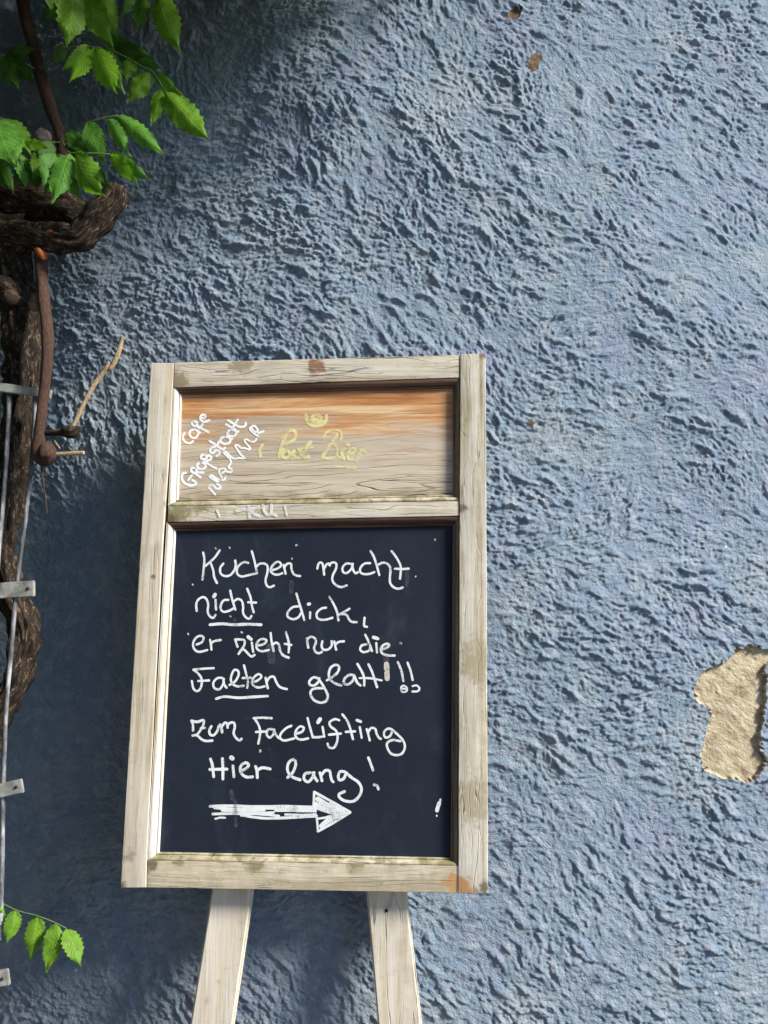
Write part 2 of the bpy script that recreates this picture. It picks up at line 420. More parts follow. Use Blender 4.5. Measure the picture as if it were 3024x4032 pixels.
def on_wall(px, py):
    p = at(px, py, 0.0)
    for _ in range(6): p = at(px, py, float(bow(p.x)))
    return p
def wpoly(pts):
    return [(on_wall(px, py).x, on_wall(px, py).z) for px, py in pts]
big = [(760, 300), (850, 345), (940, 275), (1100, 335), (1182, 350), (1300, 370), (1340, 440), (1270, 500), (1182, 505), (1130, 560), (1120, 620), (1160, 700),
       (1150, 900), (1140, 1100), (1120, 1250), (1090, 1350), (1060, 1420), (1080, 1500), (1110, 1620), (1150, 1740), (1140, 1800), (1060, 1880),
       (1000, 1970), (850, 1975), (720, 1930), (560, 1930), (440, 1850), (380, 1780), (340, 1700), (380, 1580), (420, 1430), (450, 1330), (465, 1200),
       (470, 1120), (430, 1050), (340, 1040), (295, 960), (270, 850), (290, 760), (330, 680), (390, 600), (450, 590), (560, 540), (600, 480), (660, 510),
       (700, 440), (760, 400)]
patches = [(wpoly([(2650 + 0.3164 * a, 2450 + 0.3164 * b_) for a, b_ in big]), 0.0068, 'large patch of bare sandy plaster where the blue paint has flaked off'),
           (wpoly([(2008, 40), (2030, 32), (2052, 44), (2044, 70), (2022, 80), (2000, 64)]), 0.0018, None),
           (wpoly([(2085, 232), (2110, 205), (2128, 222), (2118, 262), (2098, 280), (2080, 262)]), 0.0018, None),
           (wpoly([(2080, 1655), (2096, 1648), (2104, 1664), (2092, 1680), (2079, 1672)]), 0.003, None)]
PM = np.zeros((nz - 1, nx - 1), int)
for k, (pl, dep, _l) in enumerate(patches):
    m = poly_mask(pl)
    Y = np.where(m, Y * 0.15 + dep - sample(X * 1.4 + 0.7, Z * 1.4) * 0.22, Y)
    c4 = m[:-1, :-1] | m[1:, :-1] | m[:-1, 1:] | m[1:, 1:]
    PM[c4] = k + 1
Y = Y + bow(X)
co = np.stack([X, Y, Z], -1).reshape(-1, 3)
I, J = np.meshgrid(np.arange(nx - 1), np.arange(nz - 1))
q = np.stack([J * nx + I, J * nx + I + 1, (J + 1) * nx + I + 1, (J + 1) * nx + I], -1)
def np_mesh(name, co, quads):
    used, inv = np.unique(quads.ravel(), return_inverse=True)
    me = bpy.data.meshes.new(name); me.vertices.add(len(used)); me.vertices.foreach_set('co', co[used].astype(np.float32).ravel())
    nq = len(quads); me.loops.add(nq * 4); me.loops.foreach_set('vertex_index', inv.astype(np.int32).ravel())
    me.polygons.add(nq); me.polygons.foreach_set('loop_start', np.arange(0, nq * 4, 4, dtype=np.int32))
    me.update(calc_edges=True); me.validate(); me.shade_smooth(); return me
wall = link('house_wall', np_mesh('house_wall', co, q[PM == 0]), M_wall)
tag(wall, 'rough blue plastered house wall with heavily trowelled texture filling the background', 'wall')
for k, (_p, _d, lb) in enumerate(patches):
    qq = q[PM == k + 1]
    if len(qq):
        o = link('bare_plaster', np_mesh('bare_plaster', co, qq), M_plaster if k == 0 else M_chip, wall)
        if lb: o['label'] = lb

# ------------------------------------------------------------------ unseen houses, added to block sky light from the front and left
def house(name, label, x0, x1, y0, y1, h, wall_col, roof_h, fronts):
    rt = empty(name, ((x0 + x1) / 2, (y0 + y1) / 2, 0), label, 'sky blocker')
    mw = mat_simple(name + '_render', wall_col, 0.85, 0.15, 0, 0.12, 8)
    def hp(nm, bm, mat):
        o = link(nm, mesh_bm(nm, bm), mat, rt); o.location = -rt.location; return o
    def box(bm, a, b_):
        g = bmesh.ops.create_cube(bm, size=1.0)['verts']
        for v in g: v.co = Vector(((a[i] + b_[i]) / 2 + v.co[i] * (b_[i] - a[i]) for i in range(3)))
    bm = bmesh.new(); box(bm, (x0, y0, -0.05), (x1, y1, h)); hp('wall', bm, mw)
    bm = bmesh.new(); e = 0.35
    A = [bm.verts.new(p) for p in ((x0 - e, y0 - e, h + 0.003), (x1 + e, y0 - e, h + 0.003), (x1 + e, y1 + e, h + 0.003), (x0 - e, y1 + e, h + 0.003))]
    if (x1 - x0) > (y1 - y0): r0, r1 = (x0 - e, (y0 + y1) / 2, h + roof_h), (x1 + e, (y0 + y1) / 2, h + roof_h)
    else: r0, r1 = ((x0 + x1) / 2, y0 - e, h + roof_h), ((x0 + x1) / 2, y1 + e, h + roof_h)
    r0, r1 = bm.verts.new(r0), bm.verts.new(r1)
    if (x1 - x0) > (y1 - y0): fs = [(A[0], A[1], r1, r0), (A[2], A[3], r0, r1), (A[1], A[2], r1), (A[3], A[0], r0), A[::-1]]
    else: fs = [(A[1], A[2], r1, r0), (A[3], A[0], r0, r1), (A[0], A[1], r0), (A[2], A[3], r1), A[::-1]]
    for f in fs: bm.faces.new(f)
    hp('roof', bm, mat_simple(name + '_tiles', (0.20, 0.075, 0.05), 0.8, 0.2, 0, 0.3, 20))
    for axis_, pos, sgn, c_, z in fronts:
        a, b_ = (c_ - 0.5, pos, z), (c_ + 0.5, pos + sgn * 0.06, z + 1.4)
        if axis_ == 'x': a, b_ = (pos, c_ - 0.5, z), (pos + sgn * 0.06, c_ + 0.5, z + 1.4)
        lo_, hi_ = [min(p, q_) for p, q_ in zip(a, b_)], [max(p, q_) for p, q_ in zip(a, b_)]
        bm = bmesh.new(); box(bm, lo_, hi_); wn = hp('window', bm, M_winframe)
        for du in (0.08, 0.54):
            l2, h2_ = list(lo_), list(hi_); k = 0 if axis_ == 'y' else 1; m_ = 1 - k
            l2[k] = lo_[k] + du; h2_[k] = l2[k] + 0.38; l2[2] += 0.08; h2_[2] -= 0.08
            if sgn > 0: l2[m_] = hi_[m_] - 0.01; h2_[m_] = hi_[m_] + 0.004
            else: h2_[m_] = lo_[m_] + 0.01; l2[m_] = lo_[m_] - 0.004
            bm = bmesh.new(); box(bm, l2, h2_); link('pane', mesh_bm('pane', bm), M_pane, wn)
M_winframe = mat_simple('white_window_paint', (0.7, 0.7, 0.68), 0.5, 0.4, 0, 0.06, 10)
M_pane = mat_simple('dark_glass', (0.02, 0.024, 0.03), 0.08, 0.6, 0, 0.1, 3)
house('sky_blocker_front', 'unseen grey house with red tiled roof, added opposite to block sky light', -12.0, 2.6, -11.5, -5.2, 8.5, (0.17, 0.18, 0.20), 3.0,
      [('y', -5.2, 1, x, z) for x in (-9.5, -7, -4.5, -2, 0.5) for z in (1.2, 4.2)])
house('sky_blocker_left', 'unseen dark house added at the left to block sky light', -7.5, -2.3, -4.2, 1.0, 7.0, (0.13, 0.14, 0.165), 2.6,
      [('x', -2.3, 1, y, z) for y in (-3.2, -1.4) for z in (1.2, 4.0)])

# ------------------------------------------------------------------ the chalkboard sign
root = empty('chalkboard_sign', (0.0, -0.11, 0.0), 'weathered wooden framed chalkboard sign on splayed legs leaning at the blue wall', 'chalkboard')
BLOC = Vector(BC) - root.location
BROT = (math.pi / 2 - LEAN, 0, 0)
def part(name, me, mat, parent=root, label=None):
    o = link(name, me, mat, parent)
    if parent is root: o.location = BLOC; o.rotation_euler = BROT
    if label: o['label'] = label
    return o

def slab(pts, w0, w1, bev=0.0022, rough=0.0006, cuts=18, seed=0):
    """board piece: outline in photo pixels on the board's face, extruded from w0 (front) back to w1, worn edges"""
    f = [loc(px, py, 0.0) for px, py in pts]
    bm = bmesh.new()
    a = [bm.verts.new((p.x, p.y, w0)) for p in f]; b_ = [bm.verts.new((p.x, p.y, w1)) for p in f]
    n = len(f); bm.faces.new(a); bm.faces.new(b_[::-1])
    for i in range(n): bm.faces.new((a[i], a[(i + 1) % n], b_[(i + 1) % n], b_[i]))
    bmesh.ops.recalc_face_normals(bm, faces=bm.faces[:])
    long_e = [e for e in bm.edges if e.calc_length() > 0.15]
    bmesh.ops.subdivide_edges(bm, edges=long_e, cuts=cuts, use_grid_fill=True)
    for v in bm.verts:
        p = v.co * 14 + Vector((seed * 3.1, 0, seed))
        v.co += Vector((mnoise.noise(p), mnoise.noise(p + Vector((5, 5, 5))), mnoise.noise(p + Vector((9, 1, 3))) * 0.8)) * rough
    sharp = [e for e in bm.edges if len(e.link_faces) == 2 and e.calc_face_angle() > 0.8]
    bmesh.ops.bevel(bm, geom=sharp, offset=bev, segments=3, profile=0.6, affect='EDGES')
    me = mesh_bm('slab', bm, True)
    me.set_sharp_from_angle(angle=R(35)); return me

TH = -0.030
def st(px, py, rad, c): q_ = loc(px, py); return (q_.x, q_.y, rad, c)
OLV, DRT = (0.20, 0.18, 0.085), (0.12, 0.095, 0.06)
stL = mat_wood('pale_stile_wood', 'v', *pale, crack=0.25, seed=1.0, white=0.35, stain=[st(510, 3370, 0.014, (0.30, 0.26, 0.20)), st(600, 2270, 0.007, DRT), st(480, 3495, 0.012, DRT), st(668, 1990, 0.016, (0.28, 0.24, 0.16))])
stR = mat_wood('stained_stile_wood', 'v', *tan_, crack=0.7, seed=3.3, white=0.45, moss=0.2, stain=[st(1822, 3500, 0.030, (0.40, 0.20, 0.06)), st(1905, 3495, 0.016, DRT), st(1880, 2600, 0.05, (0.33, 0.29, 0.19)), st(1860, 3150, 0.05, (0.34, 0.30, 0.20)), st(1908, 1400, 0.012, (0.16, 0.10, 0.06)), st(1818, 2000, 0.014, DRT)], rings=0.25, freq=60)
rlT = mat_wood('cracked_rail_wood', 'u', (0.17, 0.12, 0.075), (0.42, 0.36, 0.25), (0.63, 0.58, 0.46), crack=1.0, seed=5.2, white=0.3, stain=[st(1248, 1440, 0.024, (0.20, 0.085, 0.035)), st(700, 1500, 0.03, (0.24, 0.19, 0.11)), st(950, 1430, 0.03, (0.26, 0.20, 0.12))], rings=0.8, freq=70)
rlM = mat_wood('mid_rail_wood', 'u', *tan_, crack=0.6, seed=8.0, white=0.45, moss=0.18, rings=0.45, freq=75, stain=[st(690, 2020, 0.045, OLV), st(665, 2045, 0.016, DRT), st(800, 1995, 0.02, OLV)])
rlB = mat_wood('bottom_rail_wood', 'u', *pale, crack=0.5, seed=9.4, moss=0.22, stain=[st(1796, 3470, 0.026, (0.42, 0.22, 0.08)), st(590, 3400, 0.020, DRT), st(1000, 3395, 0.024, OLV), st(1400, 3410, 0.018, OLV), st(700, 3392, 0.016, OLV)], rings=0.3, freq=110)
part('stile', slab([(594, 1428), (684, 1428), (672, 1700), (640, 2150), (577, 3386), (575, 3496), (474, 3496)], 0, TH, seed=1), stL, label='pale greyed left frame stile')
part('stile', slab([(1812, 1393), (1912, 1393), (1922, 3518), (1804, 3518), (1806, 2800)], 0.001, TH, seed=2), stR, label='right frame stile with olive stains low down')
part('rail', slab([(685.5, 1427), (1810, 1397), (1810.5, 1486), (683, 1526)], -0.0008, TH, seed=3), rlT, label='top frame rail with dark drying cracks')
part('rail', slab([(661, 1992), (1810, 1971), (1809, 2031), (657, 2056)], -0.0012, TH, seed=4), rlM, label='middle frame rail with faint chalk letters')
part('rail', slab([(578.5, 3388), (1801, 3409), (1801, 3518), (577, 3496)], -0.0010, TH, seed=5), rlB, label='bottom frame rail')

# panels
PW = -0.0145
def flat_panel(pts, w0, w1):
    f = [loc(px, py, w0) for px, py in pts]; bm = bmesh.new()
    a = [bm.verts.new(p) for p in f]; b_ = [bm.verts.new((p.x, p.y, w1)) for p in f]; n = len(f)
    bm.faces.new(a); bm.faces.new(b_[::-1])
    for i in range(n): bm.faces.new((a[i], a[(i + 1) % n], b_[(i + 1) % n], b_[i]))
    return mesh_bm('panel', bm)
vt, vb = loc(1250, 1545, PW).y, loc(1250, 1962, PW).y
wood_panel = part('wood_panel', flat_panel([(702, 1535), (1800, 1505), (1800, 1985), (680, 2000)], PW, PW - 0.010), mat_panel(vt, vb), label='wooden upper panel, orange at the top and silvered below')
slate = part('slate_panel', flat_panel([(668, 2070), (1800, 2045), (1794, 3402), (600, 3385)], PW, PW - 0.010), mat_slate(), label='navy black writing panel')

# mouldings round both openings: mitred strips of one profile
PROF = [(0.0, -0.0012), (0.0010, -0.0030), (0.0020, -0.0014), (0.0045, -0.0018), (0.0075, -0.0034), (0.0098, -0.0066), (0.0108, -0.0098), (0.0118, -0.0104), (0.0128, -0.0090),
        (0.0144, -0.0094), (0.0152, -0.0118), (0.0156, PW - 0.001)]
m_lft = mat_wood('sunlit_moulding_wood', 'v', *pale, crack=0.2, seed=11, white=0.8)  # left strips: light from the right put into the paler colour
m_brn_u = mat_wood('shaded_brown_moulding_wood', 'u', *brown, crack=0.4, seed=12)  # top strips: brown unweathered wood, shade under the rail put into its colour
m_brn_v = mat_wood('shaded_side_moulding_wood', 'v', (0.06, 0.045, 0.035), (0.15, 0.115, 0.085), (0.27, 0.22, 0.165), crack=0.4, seed=13, moss=0.2)  # right strips: painted darker, as the side turned from the light
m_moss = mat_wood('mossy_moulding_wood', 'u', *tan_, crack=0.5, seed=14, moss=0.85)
def moulding(outer, inner, mats, seed):
    """outer/inner: TL, TR, BR, BL of the frame's inner edge and of the panel's visible edge, in photo pixels"""
    o = [loc(*p, 0.0) for p in outer]; i_ = [loc(*p, PW) for p in inner]
    W_ = PROF[-1][0]
    for k in range(4):
        a0, a1, b0, b1 = o[k], o[(k + 1) % 4], i_[k], i_[(k + 1) % 4]
        bm = bmesh.new(); rows = []
        NS = 40
        for s_ in range(NS + 1):
            t = s_ / NS; row = []
            for d, wz in PROF:
                f = d / W_
                p0, p1 = a0.lerp(b0, f), a1.lerp(b1, f)
                p = p0.lerp(p1, t); p.z = wz
                nz_ = Vector((p.x * 20, p.y * 20, seed + k))
                p.z += mnoise.noise(nz_) * 0.0004; row.append(bm.verts.new(p))
            rows.append(row)
        for s_ in range(NS):
            for j in range(len(PROF) - 1): bm.faces.new((rows[s_][j], rows[s_][j + 1], rows[s_ + 1][j + 1], rows[s_ + 1][j]))
        me = mesh_bm('moulding', bm, True); me.set_sharp_from_angle(angle=R(40))
        if me.polygons[len(me.polygons) // 2].normal.z < 0: me.flip_normals()
        part('moulding', me, mats[k])
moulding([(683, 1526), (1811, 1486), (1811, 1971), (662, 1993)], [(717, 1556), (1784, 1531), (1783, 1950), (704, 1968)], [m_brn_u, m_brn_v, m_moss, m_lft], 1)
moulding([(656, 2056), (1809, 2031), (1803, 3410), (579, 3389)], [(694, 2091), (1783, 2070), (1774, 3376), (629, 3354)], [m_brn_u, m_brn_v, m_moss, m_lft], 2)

# legs: splayed planks behind the frame, down to the pavement
def leg(top, bot, seed, label):
    wl = -0.034
    (xl0, y0), (xr0, _) = top; (xl1, y1), (xr1, _) = bot
    A, B, C_, D = loc(xl0, y0, wl), loc(xr0, y0, wl), loc(xl1, y1, wl), loc(xr1, y1, wl)
    vg = -(BC[2] - 0.0) / math.cos(LEAN) + 0.0015
    def ext(p, q_, v): t = (v - p.y) / (q_.y - p.y); return p + (q_ - p) * t
    vtop = A.y + 0.16
    pts = [ext(A, C_, vtop), ext(B, D, vtop), ext(B, D, vg), ext(A, C_, vg)]
    bm = bmesh.new(); a = [bm.verts.new((p.x, p.y, wl)) for p in pts]; b_ = [bm.verts.new((p.x, p.y, wl - 0.020)) for p in pts]
    bm.faces.new(a); bm.faces.new(b_[::-1])
    for i in range(4): bm.faces.new((a[i], a[(i + 1) % 4], b_[(i + 1) % 4], b_[i]))
    bmesh.ops.recalc_face_normals(bm, faces=bm.faces[:])
    bmesh.ops.bevel(bm, geom=bm.edges[:], offset=0.0035, segments=3, affect='EDGES')
    me = mesh_bm('leg', bm, True); me.set_sharp_from_angle(angle=R(40))
    part('leg', me, mat_wood('leg_wood_%s' % ('pale' if seed < 21 else 'streaked'), 'v', (0.40, 0.33, 0.225), (0.56, 0.495, 0.375), (0.67, 0.615, 0.50), crack=0.25 if seed < 21 else 0.6, seed=seed, white=0.3), label=label)
leg(((828, 3540), (990, 3540)), ((748, 4032), (918, 4032)), 20, 'left leg splayed out to the left')
leg(((1444, 3540), (1604, 3540)), ((1487, 4032), (1660, 4032)), 22, 'right leg with a nail hole near its top')
bm = bmesh.new(); bmesh.ops.create_cone(bm, cap_ends=True, segments=14, radius1=0.0033, radius2=0.0026, depth=0.002)
p_ = loc(1522, 3585, -0.034)
for v in bm.verts: v.co += p_ + Vector((0, 0, 0.0006))
part('nail', mesh_bm('nail', bm, True), mat_simple('dark_iron', (0.02, 0.016, 0.014), 0.7))

# ------------------------------------------------------------------ chalk writing: strokes traced as ribbons lying on the panels
M_chalk = mat_chalk('white_chalk', (0.76, 0.79, 0.80), 0.86, 420, 0.2)
M_faint = mat_chalk('rubbed_chalk', (0.15, 0.16, 0.18), 0.36, 60, 0.4)
M_cream = mat_chalk('cream_scrape', (0.74, 0.70, 0.60), 0.62, 300)
M_white2 = mat_chalk('white_chalk_on_wood', (0.86, 0.87, 0.87), 0.90)
M_yel = mat_chalk('faded_yellow_print', (0.82, 0.77, 0.37), 0.72, 70, 0.34)
def ribbon(bm, pts, wid, wz, jit=0.08):
    P = catmull(pts, 6) if len(pts) > 1 else [Vector(pts[0]), Vector(pts[0]) + Vector((0.0012, 0.0008, 0))]
    n = len(P); L_, R_ = [], []
    sd = rnd.random() * 50
    prev = None
    for i, p in enumerate(P):
        t = (P[min(i + 1, n - 1)] - P[max(i - 1, 0)]); t.z = 0
        if t.length < 1e-7: t = prev or Vector((1, 0, 0))
        t.normalize(); prev = t
        nrm = Vector((-t.y, t.x, 0))
        hw = wid * 0.5 * (1 + jit * 2 * mnoise.noise(Vector((i * 0.35, sd, 0))))
        L_.append(p + nrm * hw); R_.append(p - nrm * hw)
    def cap(c, d, hw):
        return [c + Vector((math.cos(a), math.sin(a), 0)) * hw for a in d]
    t0 = (P[1] - P[0]); a0 = math.atan2(t0.y, t0.x); t1 = (P[-1] - P[-2]); a1 = math.atan2(t1.y, t1.x)
    hw0 = (L_[0] - R_[0]).length / 2; hw1 = (L_[-1] - R_[-1]).length / 2
    def V(p): return bm.verts.new((p.x, p.y, wz))
    lv = [V(p) for p in L_]; rvv = [V(p) for p in R_]
    for i in range(n - 1): bm.faces.new((rvv[i], rvv[i + 1], lv[i + 1], lv[i]))
    c0 = [V(p) for p in cap(P[0], [a0 + math.pi / 2 + math.pi * k / 6 for k in range(1, 6)], hw0)]
    bm.faces.new([lv[0]] + c0 + [rvv[0]])
    c1 = [V(p) for p in cap(P[-1], [a1 - math.pi / 2 + math.pi * k / 6 for k in range(1, 6)], hw1)]
    bm.faces.new([rvv[-1]] + c1 + [lv[-1]])

lay = [0]
def write(name, parent, strokes, org, sc, wpx, mat, label=None, wz=PW, jit=0.08):
    if name in ('chalk_smear', 'chalk_scrape', 'chalk_mark', 'chalk_speck') and len(strokes) > 1:
        for st in strokes: write1(name, parent, [st], org, sc, wpx, mat, label, wz, jit)
        return
    return write1(name, parent, strokes, org, sc, wpx, mat, label, wz, jit)
def write1(name, parent, strokes, org, sc, wpx, mat, label=None, wz=PW, jit=0.08):
    bm = bmesh.new()
    for st in strokes:
        wd = wpx * (0.92 if mat is M_chalk else 1.0)
        if isinstance(st[0], (int, float)): wd = st[0]; st = st[1:]
        lay[0] += 1
        z = wz + 0.0004 + (lay[0] % 12) * 0.00002
        ribbon(bm, [loc(org[0] + x * sc, org[1] + y * sc, wz) for x, y in st], wd * sc * 0.00047, z, jit)
    me = mesh_bm(name, bm)
    for p in me.polygons:
        if p.normal.z < 0: p.flip()
    o = link(name, me, mat, parent)
    if label: o['label'] = label
    return o
S1 = 0.36166
A_, B_, C_, D_, E_, F_ = (650, 2080), (1150, 2080), (650, 2460), (1150, 2460), (650, 2780), (1150, 2780)
W1 = 27
write('chalk_word', slate, [
    [(415, 265), (428, 330), (422, 430), (408, 560)], [(595, 240), (540, 320), (440, 410)], [(500, 385), (525, 460), (535, 530), (565, 595)],
    [(635, 385), (602, 430), (605, 490), (650, 520), (710, 510), (755, 455), (770, 400), (764, 352)],
    [(905, 378), (860, 370), (810, 400), (782, 450), (792, 503), (840, 525), (920, 508), (1000, 490)],
    [(945, 250), (970, 340), (988, 420), (1002, 490)], [(988, 425), (1030, 388), (1080, 385), (1115, 412), (1115, 480), (1095, 560), (1105, 618), (1140, 642), (1185, 625)],
    [(1160, 458), (1220, 440), (1262, 408), (1250, 372), (1210, 370), (1168, 410), (1150, 460), (1180, 498), (1230, 505), (1275, 490)],
    [(1290, 400), (1300, 440), (1312, 495)], [(1297, 430), (1330, 388), (1370, 388), (1377, 440), (1395, 490), (1430, 515), (24, 1470, 520)[1:]]],
    A_, S1, W1, M_chalk, 'white chalk word Kuchen')
write('chalk_word', slate, [
    [(275, 440), (290, 385), (320, 375), (338, 410), (350, 505)], [(350, 440), (375, 395), (400, 385), (412, 405)],
    [(405, 400), (440, 372), (480, 385), (478, 440), (445, 510), (440, 570), (480, 620), (535, 640), (595, 622)],
    [(640, 388), (590, 385), (550, 430), (560, 480), (600, 485), (648, 440), (660, 388)], [(655, 390), (665, 450), (690, 490), (715, 480)],
    [(850, 380), (790, 385), (745, 430), (745, 480), (790, 500), (850, 495), (895, 478)],
    [(855, 250), (890, 310), (920, 400), (950, 510)], [(930, 400), (990, 375), (1040, 390), (1070, 440), (1065, 540), (1070, 600), (1110, 645), (1160, 658), (1205, 645)],
    [(1085, 250), (1130, 310), (1170, 380), (1185, 440), (1175, 550)], [(1120, 440), (1200, 444), (1270, 440)]],
    B_, S1, W1, M_chalk, 'white chalk word macht')
write('chalk_word', slate, [
    [(345, 900), (340, 830), (360, 780), (410, 750), (450, 770), (470, 830), (465, 910), (490, 960), (525, 975), (550, 945)],
    [(550, 780), (556, 885)], [40, (545, 722), (532, 745)],
    [(690, 780), (640, 785), (610, 830), (606, 880), (640, 910), (700, 897), (740, 875)],
    [(710, 680), (730, 770), (765, 885)], [(745, 800), (790, 770), (835, 790), (850, 850), (850, 920), (880, 970), (920, 985), (940, 955)],
    [(895, 660), (930, 750), (945, 840), (965, 915)], [(905, 805), (990, 810)]], A_, S1, W1, M_chalk, 'white chalk word nicht')
write('chalk_underline', slate, [[(490, 1050), (620, 1040), (750, 1050), (900, 1045), (1045, 1050)]], A_, S1, 34, M_chalk)
write('chalk_word', slate, [
    [(1430, 712), (1475, 860), (1517, 1000)], [(1450, 850), (1390, 860), (1340, 910), (1335, 960), (1390, 990), (1450, 970), (1482, 920)],
    [(1580, 915), (1578, 980)], [38, (1562, 826), (1572, 824)],
    [(1752, 865), (1702, 875), (1654, 920), (1654, 970), (1692, 995), (1752, 995), (1822, 975)],
    [(1788, 747), (1832, 820), (1872, 910), (1888, 1003)], [(2007, 877), (1952, 910), (1892, 942)], [(1930, 935), (1974, 942), (2002, 990), (2032, 1018), (2087, 1022)],
    [(2172, 975), (2167, 1060), (2197, 1073)]], A_, S1, W1, M_chalk, 'white chalk word dick')
write('chalk_word', slate, [
    [(345, 215), (400, 190), (420, 140), (380, 120), (330, 150), (305, 210), (320, 265), (370, 295), (460, 275)],
    [(490, 165), (500, 210), (505, 270)], [(497, 203), (540, 177), (605, 165)]], C_, S1, W1, M_chalk, 'white chalk word er')
write('chalk_word', slate, [
    [(790, 240), (775, 195), (763, 160)], [(763, 160), (815, 160), (862, 168), (865, 215), (832, 270), (800, 315)], [(800, 318), (832, 278), (862, 272), (900, 310), (940, 345), (975, 328)],
    [38, (905, 132), (938, 158)], [(945, 195), (953, 250), (960, 295)],
    [(1010, 225), (1065, 215), (1105, 180), (1080, 155), (1030, 165), (997, 210), (1002, 260), (1050, 288), (1130, 275)],
    [(1150, 90), (1160, 180), (1182, 285)], [(1167, 217), (1210, 195), (1240, 220), (1255, 290), (1290, 335), (1345, 358)],
    [(1315, 80), (1337, 150), (1350, 220), (1345, 302)], [(1302, 207), (1375, 220)]], C_, S1, W1, M_chalk, 'white chalk word zieht')
write('chalk_word', slate, [
    [(177, 250), (167, 190), (160, 150)], [(162, 160), (200, 132), (245, 145), (260, 190), (240, 250), (255, 293), (290, 310), (325, 295)],
    [(330, 180), (322, 230), (340, 268), (390, 270), (430, 230), (432, 180)], [(460, 182), (470, 230), (480, 270)], [(467, 215), (510, 187), (565, 180)]], D_, S1, W1, M_chalk, 'white chalk word nur')
write('chalk_word', slate, [
    [(797, 110), (832, 180), (870, 285)], [(810, 212), (760, 225), (742, 270), (780, 298), (838, 280), (852, 240)],
    [(917, 200), (925, 300)], [36, (887, 137), (933, 150)],
    [26, (985, 265), (1030, 250), (1058, 222), (1030, 207), (985, 230), (967, 275), (985, 313), (1040, 333), (1115, 335)]], D_, S1, W1, M_chalk, 'white chalk word die')
write('chalk_word', slate, [
    [(310, 490), (420, 478), (530, 472)], [(315, 490), (360, 530), (395, 580), (400, 640), (382, 698), (345, 723), (308, 690), (292, 612)], [(362, 612), (480, 606)],
    [(622, 578), (570, 582), (527, 630), (537, 688), (590, 703), (630, 650), (640, 588)], [(635, 590), (645, 650), (670, 685)],
    [(702, 655), (760, 620), (800, 550), (795, 502), (755, 492), (727, 540), (717, 600), (740, 648), (790, 670), (855, 665)],
    [(860, 442), (882, 530), (902, 610), (895, 685)], [(845, 580), (935, 576)],
    [(960, 625), (1010, 605), (1050, 567), (1020, 537), (970, 570), (947, 620), (965, 663), (1020, 683), (1085, 670)],
    [(1095, 577), (1105, 630), (1120, 690)], [(1107, 620), (1140, 572), (1185, 567), (1205, 610), (1235, 663), (1275, 688), (1325, 700)]], C_, S1, W1, M_chalk, 'white chalk word Falten')
write('chalk_underline', slate, [[(557, 805), (650, 782), (800, 795), (950, 786), (1118, 776)]], C_, S1, 30, M_chalk)
write('chalk_word', slate, [
    [(280, 582), (235, 572), (192, 610), (192, 650), (240, 660), (288, 620), (297, 582)], [(290, 590), (330, 650), (370, 720), (390, 780), (370, 830), (310, 848), (240, 820), (202, 760), (212, 712), (260, 692), (340, 690)],
    [(380, 605), (440, 570), (500, 512), (510, 452), (470, 437), (420, 470), (400, 540), (420, 600), (480, 643), (535, 660)],
    [(670, 548), (620, 547), (570, 590), (567, 638), (610, 648), (660, 610), (680, 557)], [(680, 560), (710, 630), (745, 660)],
    [(712, 428), (760, 510), (785, 580), (785, 660)], [(832, 432), (870, 510), (900, 600), (925, 678)], [22, (735, 580), (850, 582), (975, 605)]], D_, S1, 29, M_chalk, 'white chalk word glatt')
write('chalk_mark', slate, [
    [(1152, 408), (1190, 500), (1212, 612)], [(1257, 413), (1290, 500), (1313, 600)],
    [20, (1190, 722), (1187, 682), (1215, 662), (1248, 685), (1248, 720), (1215, 733), (1190, 722), (1200, 695), (1240, 700)], [22, (1312, 668), (1355, 660), (1386, 690), (1368, 722), (1312, 727)]], D_, S1, 27, M_chalk, None)
write('chalk_word', slate, [
    [(305, 265), (303, 200), (288, 160)], [(288, 160), (350, 172), (420, 155), (415, 210), (382, 268), (350, 310)], [24, (390, 242), (435, 238)], [26, (300, 320), (350, 320), (400, 363), (450, 380), (515, 376)],
    [(505, 220), (482, 265), (492, 308), (530, 318), (570, 270), (585, 217)],
    [(602, 200), (615, 240), (622, 285)], [(615, 228), (650, 183), (677, 192), (682, 235)], [(677, 212), (710, 183), (750, 183), (760, 230), (747, 290), (767, 340), (810, 373), (833, 357)]], E_, S1, 29, M_chalk, 'white chalk word zum')
L6 = 0.42194 / 0.36166
def to5(pts): return [((1150 + x * 0.42194 - 650) / S1, y * L6) for x, y in pts]
